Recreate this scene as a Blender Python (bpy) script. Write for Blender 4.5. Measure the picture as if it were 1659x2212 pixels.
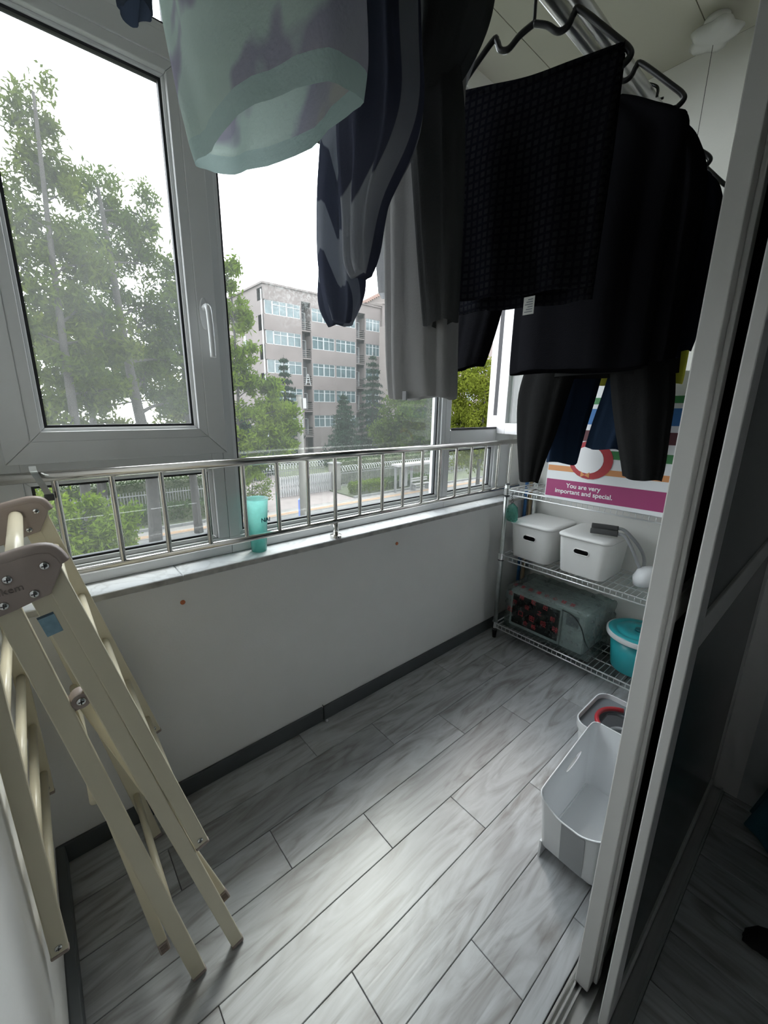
import bpy, bmesh, math, random
import numpy as np
from mathutils import Vector, Matrix

for o in list(bpy.data.objects):
    bpy.data.objects.remove(o)
SC = bpy.context.scene
COL = SC.collection
random.seed(7)
RNG = np.random.default_rng(7)

# ---------------------------------------------------------------- camera
CAM_H = 1.336
YAW, PITCH, ROLL = 0.85711127, 0.25012282, 0.01491743
fw = Vector((math.cos(YAW)*math.cos(PITCH), math.sin(YAW)*math.cos(PITCH), -math.sin(PITCH)))
rt = Vector((math.sin(YAW), -math.cos(YAW), 0))
up = rt.cross(fw)
r2 = rt*math.cos(ROLL) + up*math.sin(ROLL)
u2 = -rt*math.sin(ROLL) + up*math.cos(ROLL)
cd = bpy.data.cameras.new('camera')
cam = bpy.data.objects.new('camera', cd)
COL.objects.link(cam)
m3 = Matrix((r2, u2, -fw)).transposed()
cam.matrix_world = Matrix.Translation((0, 0, CAM_H)) @ m3.to_4x4()
cd.sensor_fit = 'VERTICAL'
cd.sensor_height = 36.0
cd.lens = 885.23/2212*36.0
cd.clip_start = 0.02
cd.clip_end = 400
SC.camera = cam

# ---------------------------------------------------------------- sky, sun, exposure
W = bpy.data.worlds.new('hazy_sky')
SC.world = W
W.use_nodes = True
wn = W.node_tree.nodes
wl = W.node_tree.links
bg = wn['Background']
tc = wn.new('ShaderNodeTexCoord')
sep = wn.new('ShaderNodeSeparateXYZ')
rmp = wn.new('ShaderNodeValToRGB')
wl.new(tc.outputs['Generated'], sep.inputs[0])
wl.new(sep.outputs['Z'], rmp.inputs[0])
rmp.color_ramp.elements[0].color = (0.93, 0.945, 1.0, 1)
rmp.color_ramp.elements[0].position = 0.0
rmp.color_ramp.elements[1].color = (0.90, 0.93, 1.0, 1)
rmp.color_ramp.elements[1].position = 0.9
wl.new(rmp.outputs[0], bg.inputs['Color'])
bg.inputs['Strength'].default_value = 2.4

sd = bpy.data.lights.new('sun', 'SUN')
sun = bpy.data.objects.new('sun', sd)
COL.objects.link(sun)
sd.energy = 0.85
sd.angle = math.radians(13.0)
sd.color = (1.0, 0.96, 0.90)
sun_to = Vector((0.36, 0.42, 0.90)).normalized()
sun.rotation_euler = sun_to.to_track_quat('Z', 'Y').to_euler()
sun.location = (0, 6, 12)

VS = SC.view_settings
VS.view_transform = 'Standard'
VS.look = 'None'
VS.gamma = 1.0
VS.exposure = 1.7
VS.use_curve_mapping = False
SC.cycles.max_bounces = 8
SC.cycles.diffuse_bounces = 5
SC.cycles.glossy_bounces = 3
SC.cycles.transmission_bounces = 4
SC.cycles.transparent_max_bounces = 14
SC.cycles.use_adaptive_sampling = True
SC.cycles.adaptive_threshold = 0.05
SC.cycles.caustics_reflective = False
SC.cycles.blur_glossy = 1.0
SC.cycles.sample_clamp_indirect = 6.0

# ---------------------------------------------------------------- materials
MATS = {}

def newmat(name):
    m = bpy.data.materials.new(name)
    m.use_nodes = True
    MATS[name] = m
    nt = m.node_tree
    p = nt.nodes['Principled BSDF']
    return m, nt, p

def mat(name, col, rough=0.5, metal=0.0, spec=0.5, var=0.0, vscale=8.0, bump=0.0, bscale=60.0, stretch=None, coat=0.0):
    m, nt, p = newmat(name)
    p.inputs['Roughness'].default_value = rough
    p.inputs['Metallic'].default_value = metal
    p.inputs['Specular IOR Level'].default_value = spec
    p.inputs['Base Color'].default_value = (*col, 1)
    if coat:
        p.inputs['Coat Weight'].default_value = coat
    if var or bump:
        co = nt.nodes.new('ShaderNodeTexCoord')
        mp = nt.nodes.new('ShaderNodeMapping')
        nt.links.new(co.outputs['Object'], mp.inputs[0])
        if stretch:
            mp.inputs['Scale'].default_value = stretch
    if var:
        n = nt.nodes.new('ShaderNodeTexNoise')
        n.inputs['Scale'].default_value = vscale
        n.inputs['Detail'].default_value = 6
        nt.links.new(mp.outputs[0], n.inputs['Vector'])
        r = nt.nodes.new('ShaderNodeValToRGB')
        r.color_ramp.elements[0].position = 0.3
        r.color_ramp.elements[1].position = 0.7
        r.color_ramp.elements[0].color = (*[max(0, c*(1-var)) for c in col], 1)
        r.color_ramp.elements[1].color = (*[min(1, c*(1+var)) for c in col], 1)
        nt.links.new(n.outputs['Fac'], r.inputs[0])
        nt.links.new(r.outputs[0], p.inputs['Base Color'])
    if bump:
        n2 = nt.nodes.new('ShaderNodeTexNoise')
        n2.inputs['Scale'].default_value = bscale
        n2.inputs['Detail'].default_value = 4
        nt.links.new(mp.outputs[0], n2.inputs['Vector'])
        b = nt.nodes.new('ShaderNodeBump')
        b.inputs['Strength'].default_value = bump
        b.inputs['Distance'].default_value = 0.01
        nt.links.new(n2.outputs['Fac'], b.inputs['Height'])
        nt.links.new(b.outputs[0], p.inputs['Normal'])
    return m

def cloth(name, col, trans=0.3, tcol=None, bump=0.3, bscale=250, pattern=None):
    """woven cloth: diffuse plus translucent so that window light glows through; pattern(nt, coord) returns a colour socket"""
    m = bpy.data.materials.new(name)
    m.use_nodes = True
    MATS[name] = m
    nt = m.node_tree
    nt.nodes.clear()
    out = nt.nodes.new('ShaderNodeOutputMaterial')
    d = nt.nodes.new('ShaderNodeBsdfDiffuse')
    t = nt.nodes.new('ShaderNodeBsdfTranslucent')
    mx = nt.nodes.new('ShaderNodeMixShader')
    mx.inputs[0].default_value = trans
    d.inputs[0].default_value = (*col, 1)
    t.inputs[0].default_value = (*(tcol or col), 1)
    nt.links.new(d.outputs[0], mx.inputs[1])
    nt.links.new(t.outputs[0], mx.inputs[2])
    nt.links.new(mx.outputs[0], out.inputs[0])
    co = nt.nodes.new('ShaderNodeTexCoord')
    if bump:
        n2 = nt.nodes.new('ShaderNodeTexNoise')
        n2.inputs['Scale'].default_value = bscale
        nt.links.new(co.outputs['Object'], n2.inputs['Vector'])
        b = nt.nodes.new('ShaderNodeBump')
        b.inputs['Strength'].default_value = bump
        b.inputs['Distance'].default_value = 0.003
        nt.links.new(n2.outputs['Fac'], b.inputs['Height'])
        nt.links.new(b.outputs[0], d.inputs['Normal'])
    if pattern:
        s = pattern(nt, co.outputs['Object'])
        nt.links.new(s, d.inputs[0])
        nt.links.new(s, t.inputs[0])
    return m

def ramp(nt, sock, stops, interp='LINEAR'):
    r = nt.nodes.new('ShaderNodeValToRGB')
    r.color_ramp.interpolation = interp
    e = r.color_ramp.elements
    while len(e) < len(stops):
        e.new(0.5)
    for k, (p, c) in enumerate(stops):
        e[k].position = p
        e[k].color = (*c, 1)
    nt.links.new(sock, r.inputs[0])
    return r.outputs[0]

def glassmat(name, haze=0.06, tint=(1, 1, 1), rough=0.0, hcol=(0.8, 0.85, 0.83), hscale=3.0, ior=1.45, stain=None):
    m = bpy.data.materials.new(name)
    m.use_nodes = True
    MATS[name] = m
    nt = m.node_tree
    nt.nodes.clear()
    out = nt.nodes.new('ShaderNodeOutputMaterial')
    tr = nt.nodes.new('ShaderNodeBsdfTransparent')
    tr.inputs[0].default_value = (*tint, 1)
    gl = nt.nodes.new('ShaderNodeBsdfGlossy')
    gl.inputs['Roughness'].default_value = rough
    lw = nt.nodes.new('ShaderNodeLayerWeight')
    lw.inputs[0].default_value = 0.5
    pw = nt.nodes.new('ShaderNodeMath'); pw.operation = 'POWER'; pw.inputs[1].default_value = 4.0
    nt.links.new(lw.outputs['Facing'], pw.inputs[0])
    fr = nt.nodes.new('ShaderNodeMapRange')
    fr.inputs['To Min'].default_value = ((ior-1)/(ior+1))**2
    fr.inputs['To Max'].default_value = 0.9
    nt.links.new(pw.outputs[0], fr.inputs[0])
    mx = nt.nodes.new('ShaderNodeMixShader')
    nt.links.new(fr.outputs[0], mx.inputs[0])
    nt.links.new(tr.outputs[0], mx.inputs[1])
    nt.links.new(gl.outputs[0], mx.inputs[2])
    tl = nt.nodes.new('ShaderNodeBsdfTranslucent')
    tl.inputs[0].default_value = (*hcol, 1)
    mx2 = nt.nodes.new('ShaderNodeMixShader')
    co = nt.nodes.new('ShaderNodeTexCoord')
    n = nt.nodes.new('ShaderNodeTexNoise')
    n.inputs['Scale'].default_value = hscale
    n.inputs['Detail'].default_value = 8
    n.inputs['Roughness'].default_value = 0.7
    nt.links.new(co.outputs['Object'], n.inputs['Vector'])
    mr = nt.nodes.new('ShaderNodeMapRange')
    mr.inputs['From Min'].default_value = 0.25
    mr.inputs['From Max'].default_value = 0.75
    mr.inputs['To Min'].default_value = haze*0.6
    mr.inputs['To Max'].default_value = haze*1.5
    nt.links.new(n.outputs['Fac'], mr.inputs[0])
    fac = mr.outputs[0]
    if stain:
        vm = nt.nodes.new('ShaderNodeVectorMath'); vm.operation = 'DISTANCE'
        vm.inputs[1].default_value = stain[0]
        nt.links.new(co.outputs['Object'], vm.inputs[0])
        fall = nt.nodes.new('ShaderNodeMapRange'); fall.inputs['From Min'].default_value = stain[1]; fall.inputs['From Max'].default_value = stain[1]*0.55
        nt.links.new(vm.outputs['Value'], fall.inputs[0])
        sn = nt.nodes.new('ShaderNodeTexNoise'); sn.inputs['Scale'].default_value = 75; sn.inputs['Detail'].default_value = 6; sn.inputs['Distortion'].default_value = 1.5
        nt.links.new(co.outputs['Object'], sn.inputs['Vector'])
        th_ = nt.nodes.new('ShaderNodeMapRange'); th_.inputs['From Min'].default_value = 0.50; th_.inputs['From Max'].default_value = 0.60; th_.inputs['To Max'].default_value = stain[2]
        nt.links.new(sn.outputs['Fac'], th_.inputs[0])
        ml = nt.nodes.new('ShaderNodeMath'); ml.operation = 'MULTIPLY'
        nt.links.new(fall.outputs[0], ml.inputs[0]); nt.links.new(th_.outputs[0], ml.inputs[1])
        ad = nt.nodes.new('ShaderNodeMath'); ad.operation = 'ADD'
        nt.links.new(ml.outputs[0], ad.inputs[0]); nt.links.new(fac, ad.inputs[1])
        fac = ad.outputs[0]
    nt.links.new(fac, mx2.inputs[0])
    nt.links.new(mx.outputs[0], mx2.inputs[1])
    nt.links.new(tl.outputs[0], mx2.inputs[2])
    nt.links.new(mx2.outputs[0], out.inputs[0])
    return m

def plankmat(name, cols, rough=0.38, along='x'):
    m, nt, p = newmat(name)
    p.inputs['Roughness'].default_value = rough
    p.inputs['Specular IOR Level'].default_value = 0.5
    co = nt.nodes.new('ShaderNodeTexCoord')
    oi = nt.nodes.new('ShaderNodeObjectInfo')
    cb = nt.nodes.new('ShaderNodeCombineXYZ')
    for k, mul in enumerate((37.0, 53.0, 11.0)):
        ml = nt.nodes.new('ShaderNodeMath')
        ml.operation = 'MULTIPLY'
        ml.inputs[1].default_value = mul
        nt.links.new(oi.outputs['Random'], ml.inputs[0])
        nt.links.new(ml.outputs[0], cb.inputs[k])
    ad = nt.nodes.new('ShaderNodeVectorMath')
    ad.operation = 'ADD'
    nt.links.new(co.outputs['Object'], ad.inputs[0])
    nt.links.new(cb.outputs[0], ad.inputs[1])
    mp = nt.nodes.new('ShaderNodeMapping')
    mp.inputs['Scale'].default_value = (0.9, 4.6, 1) if along == 'x' else (4.6, 0.9, 1)
    nt.links.new(ad.outputs[0], mp.inputs[0])
    n1 = nt.nodes.new('ShaderNodeTexNoise')
    n1.inputs['Scale'].default_value = 3.2
    n1.inputs['Detail'].default_value = 5
    n1.inputs['Distortion'].default_value = 2.2
    nt.links.new(mp.outputs[0], n1.inputs['Vector'])
    mp2 = nt.nodes.new('ShaderNodeMapping')
    mp2.inputs['Scale'].default_value = (1.5, 26, 1) if along == 'x' else (26, 1.5, 1)
    nt.links.new(ad.outputs[0], mp2.inputs[0])
    n2 = nt.nodes.new('ShaderNodeTexNoise')
    n2.inputs['Scale'].default_value = 3.0
    n2.inputs['Detail'].default_value = 6
    n2.inputs['Distortion'].default_value = 0.6
    nt.links.new(mp2.outputs[0], n2.inputs['Vector'])
    a = ramp(nt, n1.outputs['Fac'], [(0.30, cols[0]), (0.47, cols[1]), (0.62, cols[2]), (0.8, cols[1])])
    b = ramp(nt, n2.outputs['Fac'], [(0.30, (0.62, 0.60, 0.58)), (0.42, (1, 1, 1)), (0.75, (1.0, 1.0, 1.0))])
    mu = nt.nodes.new('ShaderNodeMix')
    mu.data_type = 'RGBA'
    mu.blend_type = 'MULTIPLY'
    mu.inputs[0].default_value = 0.6
    nt.links.new(a, mu.inputs[6])
    nt.links.new(b, mu.inputs[7])
    # tone of the individual plank
    hs = nt.nodes.new('ShaderNodeHueSaturation')
    mr = nt.nodes.new('ShaderNodeMapRange')
    mr.inputs['To Min'].default_value = 0.84
    mr.inputs['To Max'].default_value = 1.12
    nt.links.new(oi.outputs['Random'], mr.inputs[0])
    nt.links.new(mr.outputs[0], hs.inputs['Value'])
    nt.links.new(mu.outputs[2], hs.inputs['Color'])
    nt.links.new(hs.outputs[0], p.inputs['Base Color'])
    bm = nt.nodes.new('ShaderNodeBump')
    bm.inputs['Strength'].default_value = 0.08
    bm.inputs['Distance'].default_value = 0.004
    nt.links.new(n2.outputs['Fac'], bm.inputs['Height'])
    nt.links.new(bm.outputs[0], p.inputs['Normal'])
    return m

def leafmat(name, c0, c1, trans=0.45):
    def pat(nt, co):
        n = nt.nodes.new('ShaderNodeTexNoise')
        n.inputs['Scale'].default_value = 1.1
        n.inputs['Detail'].default_value = 5
        nt.links.new(co, n.inputs['Vector'])
        return ramp(nt, n.outputs['Fac'], [(0.3, c0), (0.7, c1)])
    return cloth(name, c1, trans, bump=0, pattern=pat)

mat('white_wall', (0.84, 0.83, 0.80), 0.85, var=0.03, vscale=3, bump=0.05, bscale=120)
mat('white_wall_pebbled', (0.84, 0.835, 0.82), 0.9, var=0.012, vscale=9, bump=0.06, bscale=160)
mat('room_wall', (0.62, 0.64, 0.63), 0.9, var=0.03)
mat('ceiling_cream', (0.54, 0.525, 0.45), 0.7, var=0.015, vscale=2)
mat('seam_dark', (0.16, 0.15, 0.12), 0.9)
mat('baseboard_grey', (0.085, 0.095, 0.10), 0.45, var=0.12, vscale=6)
mat('grout', (0.11, 0.11, 0.11), 0.9, var=0.2)
plankmat('grey_plank', ((0.27, 0.26, 0.25), (0.41, 0.415, 0.42), (0.50, 0.515, 0.525)), 0.34)
plankmat('room_plank', ((0.36, 0.35, 0.33), (0.54, 0.55, 0.54), (0.66, 0.67, 0.67)), 0.4, 'y')
mat('pvc_white', (0.74, 0.75, 0.75), 0.38, var=0.02, vscale=3)
mat('bead_white', (0.80, 0.81, 0.81), 0.35)
mat('gasket_black', (0.02, 0.022, 0.025), 0.6)
mat('brass', (0.42, 0.33, 0.14), 0.4, 0.9, var=0.15)
mat('steel', (0.66, 0.64, 0.61), 0.16, 1.0, var=0.03, vscale=10)
mat('chrome', (0.75, 0.76, 0.76), 0.2, 1.0)
mat('shelf_wire', (0.80, 0.81, 0.81), 0.35, 0.55)
mat('zinc', (0.55, 0.58, 0.57), 0.32, 0.9, var=0.15, vscale=30)
mat('aluminium', (0.62, 0.62, 0.61), 0.3, 0.9, var=0.05, stretch=(1, 20, 20))
mat('black_plastic', (0.012, 0.012, 0.014), 0.35)
mat('dark_grey_rubber', (0.07, 0.07, 0.072), 0.6)
mat('grey_plastic', (0.36, 0.37, 0.38), 0.4)
mat('slate_plastic', (0.17, 0.185, 0.20), 0.4)
mat('white_plastic', (0.78, 0.775, 0.755), 0.42, var=0.01)
mat('white_gloss', (0.80, 0.81, 0.82), 0.25)
mat('cream_enamel', (0.72, 0.66, 0.50), 0.28, var=0.02, vscale=4)
mat('taupe_plastic', (0.36, 0.295, 0.265), 0.45, var=0.03)
mat('taupe_dark', (0.27, 0.215, 0.19), 0.5)
mat('engraving', (0.20, 0.165, 0.15), 0.6)
mat('teal_plastic', (0.03, 0.36, 0.40), 0.28)
mat('teal_dark', (0.01, 0.12, 0.14), 0.3)
mat('cup_text', (0.02, 0.10, 0.16), 0.5)
mat('orange_dot', (0.62, 0.20, 0.09), 0.7, var=0.3, vscale=60)
mat('red_plastic', (0.42, 0.03, 0.04), 0.3)
mat('red_print', (0.40, 0.035, 0.045), 0.5)
mat('paper_white', (0.74, 0.76, 0.77), 0.55, var=0.01)
mat('print_magenta', (0.32, 0.035, 0.14), 0.5)
mat('print_orange', (0.62, 0.27, 0.10), 0.5)
mat('print_green', (0.035, 0.20, 0.06), 0.5)
mat('print_maroon', (0.10, 0.022, 0.03), 0.5)
mat('print_blue', (0.04, 0.16, 0.40), 0.5)
mat('print_white', (0.82, 0.82, 0.82), 0.5)
mat('label_blue', (0.22, 0.36, 0.44), 0.4, var=0.15, vscale=90)
mat('label_dark', (0.05, 0.09, 0.12), 0.5)
mat('care_label', (0.62, 0.62, 0.58), 0.7, var=0.05)
mat('screen_dark', (0.010, 0.013, 0.015), 0.12)
mat('oven_grey', (0.36, 0.40, 0.39), 0.45, var=0.04)
mat('door_white', (0.70, 0.69, 0.67), 0.45, var=0.02)
mat('door_dark', (0.10, 0.105, 0.10), 0.5, var=0.05)
mat('door_glass', (0.035, 0.05, 0.05), 0.25, spec=0.4)
mat('fur_black', (0.01, 0.01, 0.011), 0.8)
cloth('bed_teal', (0.06, 0.17, 0.21), 0.1, bump=0.5)
glassmat('pane_hazy', 0.030, (0.96, 0.98, 0.97), hscale=2.5)
glassmat('pane_clear', 0.018, (0.95, 0.98, 0.97), hscale=5)
glassmat('pane_stained', 0.018, (0.95, 0.98, 0.97), hscale=5, stain=((-0.25, -0.016, 0.92), 0.17, 0.06))
glassmat('wrap_film', 0.24, (0.86, 0.92, 0.91), rough=0.10, hcol=(0.7, 0.75, 0.74), hscale=30, ior=1.6)
glassmat('pouch_film', 0.35, (0.45, 0.75, 0.68), rough=0.2, hcol=(0.3, 0.55, 0.5), hscale=40)

def marble(nt, co):
    n = nt.nodes.new('ShaderNodeTexNoise')
    n.inputs['Scale'].default_value = 5
    n.inputs['Detail'].default_value = 8
    n.inputs['Distortion'].default_value = 2.0
    nt.links.new(co, n.inputs['Vector'])
    return ramp(nt, n.outputs['Fac'], [(0.0, (0.80, 0.81, 0.82)), (0.46, (0.78, 0.79, 0.80)), (0.5, (0.66, 0.665, 0.67)), (0.54, (0.78, 0.79, 0.80)), (1, (0.82, 0.83, 0.84))])
m_, nt_, p_ = newmat('sill_marble')
c_ = nt_.nodes.new('ShaderNodeTexCoord')
nt_.links.new(marble(nt_, c_.outputs['Object']), p_.inputs['Base Color'])
p_.inputs['Roughness'].default_value = 0.12
mat('sill_edge', (0.40, 0.39, 0.37), 0.5, var=0.3, vscale=25)

# ---------------------------------------------------------------- mesh helpers
def wloc(o):
    v = Vector((0, 0, 0))
    while o is not None:
        v = v + o.location
        o = o.parent
    return v

def tag(o, label=None, cat=None, group=None, kind=None):
    if label: o['label'] = label
    if cat: o['category'] = cat
    if group: o['group'] = group
    if kind: o['kind'] = kind
    return o

def empty(name, loc=(0, 0, 0), label=None, cat=None, group=None, kind=None, parent=None):
    o = bpy.data.objects.new(name, None)
    COL.objects.link(o)
    o.empty_display_size = 0.05
    if parent:
        o.parent = parent
        o.location = Vector(loc) - wloc(parent)
    else:
        o.location = loc
    return tag(o, label, cat, group, kind)

def mkmesh(name, v, f, mats, mi=None, smooth=False):
    me = bpy.data.meshes.new(name)
    me.from_pydata(v, [], f)
    for m in mats:
        me.materials.append(MATS[m])
    if mi is not None and len(mats) > 1:
        me.polygons.foreach_set('material_index', mi)
    if smooth:
        me.polygons.foreach_set('use_smooth', [True]*len(me.polygons))
    me.update()
    return me

class MB:
    def __init__(s):
        s.v = []; s.f = []; s.mi = []; s.cur = 0
    def m(s, k):
        s.cur = k; return s
    def add(s, vs, fs):
        n = len(s.v)
        s.v += [tuple(p) for p in vs]
        s.f += [tuple(i+n for i in f) for f in fs]
        s.mi += [s.cur]*len(fs)
        return s
    def box(s, x0, x1, y0, y1, z0, z1):
        vs = [(x, y, z) for z in (z0, z1) for y in (y0, y1) for x in (x0, x1)]
        return s.add(vs, [(0, 2, 3, 1), (4, 5, 7, 6), (0, 1, 5, 4), (2, 6, 7, 3), (0, 4, 6, 2), (1, 3, 7, 5)])
    def obox(s, c, a, b, d):
        c, a, b, d = map(Vector, (c, a, b, d))
        vs = [c + a*i + b*j + d*k for k in (-1, 1) for j in (-1, 1) for i in (-1, 1)]
        return s.add(vs, [(0, 2, 3, 1), (4, 5, 7, 6), (0, 1, 5, 4), (2, 6, 7, 3), (0, 4, 6, 2), (1, 3, 7, 5)])
    def prism(s, pts, d):
        """polygon (3d points) extruded by vector d"""
        n = len(pts)
        pts = [Vector(p) for p in pts]
        d = Vector(d)
        vs = pts + [p + d for p in pts]
        fs = [tuple(range(n))[::-1], tuple(range(n, 2*n))]
        fs += [(i, (i+1) % n, n+(i+1) % n, n+i) for i in range(n)]
        return s.add(vs, fs)
    def tube(s, p0, p1, r0, r1=None, n=8, cap=True):
        return s.path([p0, p1], [r0, r0 if r1 is None else r1], n, cap)
    def path(s, pts, r, n=8, cap=True, flat=1.0):
        pts = [Vector(p) for p in pts]
        if not isinstance(r, (list, tuple)):
            r = [r]*len(pts)
        t0 = (pts[1]-pts[0]).normalized()
        ref = Vector((0, 0, 1)) if abs(t0.z) < 0.9 else Vector((1, 0, 0))
        nrm = t0.cross(ref).normalized()
        vs = []
        for i, p in enumerate(pts):
            if i == 0: t = t0
            elif i == len(pts)-1: t = (pts[i]-pts[i-1]).normalized()
            else: t = ((pts[i]-pts[i-1]).normalized()+(pts[i+1]-pts[i]).normalized()).normalized()
            nrm = (nrm - t*nrm.dot(t)).normalized()
            bn = t.cross(nrm)
            for k in range(n):
                a = 2*math.pi*k/n
                vs.append(p + nrm*(math.cos(a)*r[i]) + bn*(math.sin(a)*r[i]*flat))
        fs = []
        for i in range(len(pts)-1):
            for k in range(n):
                fs.append((i*n+k, i*n+(k+1) % n, (i+1)*n+(k+1) % n, (i+1)*n+k))
        if cap:
            fs.append(tuple(range(n))[::-1])
            fs.append(tuple(range((len(pts)-1)*n, len(pts)*n)))
        return s.add(vs, fs)
    def lathe(s, prof, c=(0, 0, 0), n=32, cap=True, axis='z'):
        vs = []
        for r, z in prof:
            for k in range(n):
                a = 2*math.pi*k/n
                if axis == 'z': vs.append((c[0]+r*math.cos(a), c[1]+r*math.sin(a), c[2]+z))
                elif axis == 'y': vs.append((c[0]+r*math.cos(a), c[1]+z, c[2]+r*math.sin(a)))
                else: vs.append((c[0]+z, c[1]+r*math.cos(a), c[2]+r*math.sin(a)))
        fs = []
        for i in range(len(prof)-1):
            for k in range(n):
                fs.append((i*n+k, i*n+(k+1) % n, (i+1)*n+(k+1) % n, (i+1)*n+k))
        if cap:
            fs.append(tuple(range(n))[::-1])
            fs.append(tuple(range((len(prof)-1)*n, len(prof)*n)))
        return s.add(vs, fs)
    def rings(s, rings, cap0=True, cap1=True):
        n = len(rings[0])
        vs = [p for r in rings for p in r]
        fs = []
        for i in range(len(rings)-1):
            for k in range(n):
                fs.append((i*n+k, i*n+(k+1) % n, (i+1)*n+(k+1) % n, (i+1)*n+k))
        if cap0: fs.append(tuple(range(n))[::-1])
        if cap1: fs.append(tuple(range((len(rings)-1)*n, len(rings)*n)))
        return s.add(vs, fs)
    def build(s, name, mats, parent=None, smooth=False, bevel=0.0, seg=2, label=None, cat=None, group=None, kind=None, autosmooth=False):
        if isinstance(mats, str): mats = [mats]
        if parent is not None:
            off = wloc(parent)
            loc = Vector((0, 0, 0))
        else:
            a = np.array([tuple(p) for p in s.v])
            off = Vector(((a[:, 0].min()+a[:, 0].max())/2, (a[:, 1].min()+a[:, 1].max())/2, a[:, 2].min()))
            loc = off
        v = [(p[0]-off.x, p[1]-off.y, p[2]-off.z) for p in s.v]
        me = mkmesh(name, v, s.f, mats, s.mi, smooth)
        o = bpy.data.objects.new(name, me)
        COL.objects.link(o)
        o.location = loc
        if parent is not None: o.parent = parent
        if bevel:
            b = o.modifiers.new('bevel', 'BEVEL')
            b.width = bevel; b.segments = seg; b.limit_method = 'ANGLE'; b.angle_limit = math.radians(40)
        if autosmooth:
            bm = bmesh.new(); bm.from_mesh(me)
            for e in bm.edges:
                if len(e.link_faces) == 2 and e.calc_face_angle(0) > math.radians(38): e.smooth = False
            for f in bm.faces: f.smooth = True
            bm.to_mesh(me); bm.free()
        return tag(o, label, cat, group, kind)

def dup(o, parent, dloc=(0, 0, 0)):
    c = o.copy()
    COL.objects.link(c)
    c.parent = parent
    c.location = o.location + Vector(dloc)
    return c

def rrect(x0, x1, y0, y1, z, r, n=6):
    pts = []
    for cx, cy, a0 in ((x1-r, y1-r, 0), (x0+r, y1-r, 90), (x0+r, y0+r, 180), (x1-r, y0+r, 270)):
        for k in range(n+1):
            a = math.radians(a0 + 90*k/n)
            pts.append((cx+r*math.cos(a), cy+r*math.sin(a), z))
    return pts

def boolcut(o, cut):
    """subtract a builder's solid (world coordinates) from object o, applied at once"""
    off = wloc(o)
    me = mkmesh('cut', [(p[0]-off.x, p[1]-off.y, p[2]-off.z) for p in cut.v], cut.f, ['white_plastic'])
    bm = bmesh.new(); bm.from_mesh(me); bmesh.ops.recalc_face_normals(bm, faces=bm.faces); bm.to_mesh(me); bm.free()
    c = bpy.data.objects.new('cut', me)
    COL.objects.link(c)
    c.location = o.location if o.parent is None else (0, 0, 0)
    c.parent = o.parent
    md = o.modifiers.new('cut', 'BOOLEAN')
    md.operation = 'DIFFERENCE'; md.object = c; md.solver = 'EXACT'
    bpy.context.view_layer.update()
    dg = bpy.context.evaluated_depsgraph_get()
    nm = bpy.data.meshes.new_from_object(o.evaluated_get(dg))
    o.modifiers.clear()
    o.data = nm
    bpy.data.objects.remove(c)

def textmesh(name, body, size, matname, org, xdir, ydir, parent, bold=0.0, depth=0.0006, align='LEFT'):
    cu = bpy.data.curves.new(name, 'FONT')
    cu.body = body; cu.size = size; cu.extrude = depth; cu.offset = bold; cu.align_x = align
    t = bpy.data.objects.new(name, cu)
    COL.objects.link(t)
    bpy.context.view_layer.update()
    dg = bpy.context.evaluated_depsgraph_get()
    me = bpy.data.meshes.new_from_object(t.evaluated_get(dg))
    bpy.data.objects.remove(t)
    xd = Vector(xdir).normalized(); yd = Vector(ydir).normalized(); zd = xd.cross(yd)
    M4 = Matrix((xd, yd, zd)).transposed().to_4x4()
    M4.translation = Vector(org) - wloc(parent)
    me.transform(M4)
    me.materials.clear(); me.materials.append(MATS[matname])
    o = bpy.data.objects.new(name, me)
    COL.objects.link(o)
    o.parent = parent
    return o

def smoothpath(pts, k=6):
    """Catmull-Rom through the points"""
    P = [Vector(p) for p in pts]
    out = []
    for i in range(len(P)-1):
        p0 = P[max(i-1, 0)]; p1 = P[i]; p2 = P[i+1]; p3 = P[min(i+2, len(P)-1)]
        for j in range(k):
            t = j/k
            out.append(0.5*((2*p1)+(p2-p0)*t+(2*p0-5*p1+4*p2-p3)*t*t+(-p0+3*p1-3*p2+p3)*t**3))
    out.append(P[-1])
    return out

# ================================================================ SETTING
XL, XE = -0.118, 2.30          # end walls of the balcony
YW = 1.318                     # parapet face
ZC = 2.74                      # ceiling
XR = 1.73                      # right wall of the room behind the sliding doors
floor = MB().box(XL-0.1, XE+0.1, -0.02, YW+0.18, -0.12, -0.009).box(-1.3, XR+0.1, -3.1, -0.02, -0.12, -0.009).build('floor', 'grout', kind='structure')

def plank(x0, x1, y0, y1, m, g=0.0008):
    b = MB()
    b.add([(x0+g, y0+g, -0.009), (x1-g, y0+g, -0.009), (x1-g, y1-g, -0.009), (x0+g, y1-g, -0.009),
           (x0+g, y0+g, -0.0012), (x1-g, y0+g, -0.0012), (x1-g, y1-g, -0.0012), (x0+g, y1-g, -0.0012),
           (x0+g+.0012, y0+g+.0012, 0), (x1-g-.0012, y0+g+.0012, 0), (x1-g-.0012, y1-g-.0012, 0), (x0+g+.0012, y1-g-.0012, 0)],
          [(0, 1, 5, 4), (1, 2, 6, 5), (2, 3, 7, 6), (3, 0, 4, 7), (4, 5, 9, 8), (5, 6, 10, 9), (6, 7, 11, 10), (7, 4, 8, 11), (8, 9, 10, 11)])
    return b.build('plank', m, floor)

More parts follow.
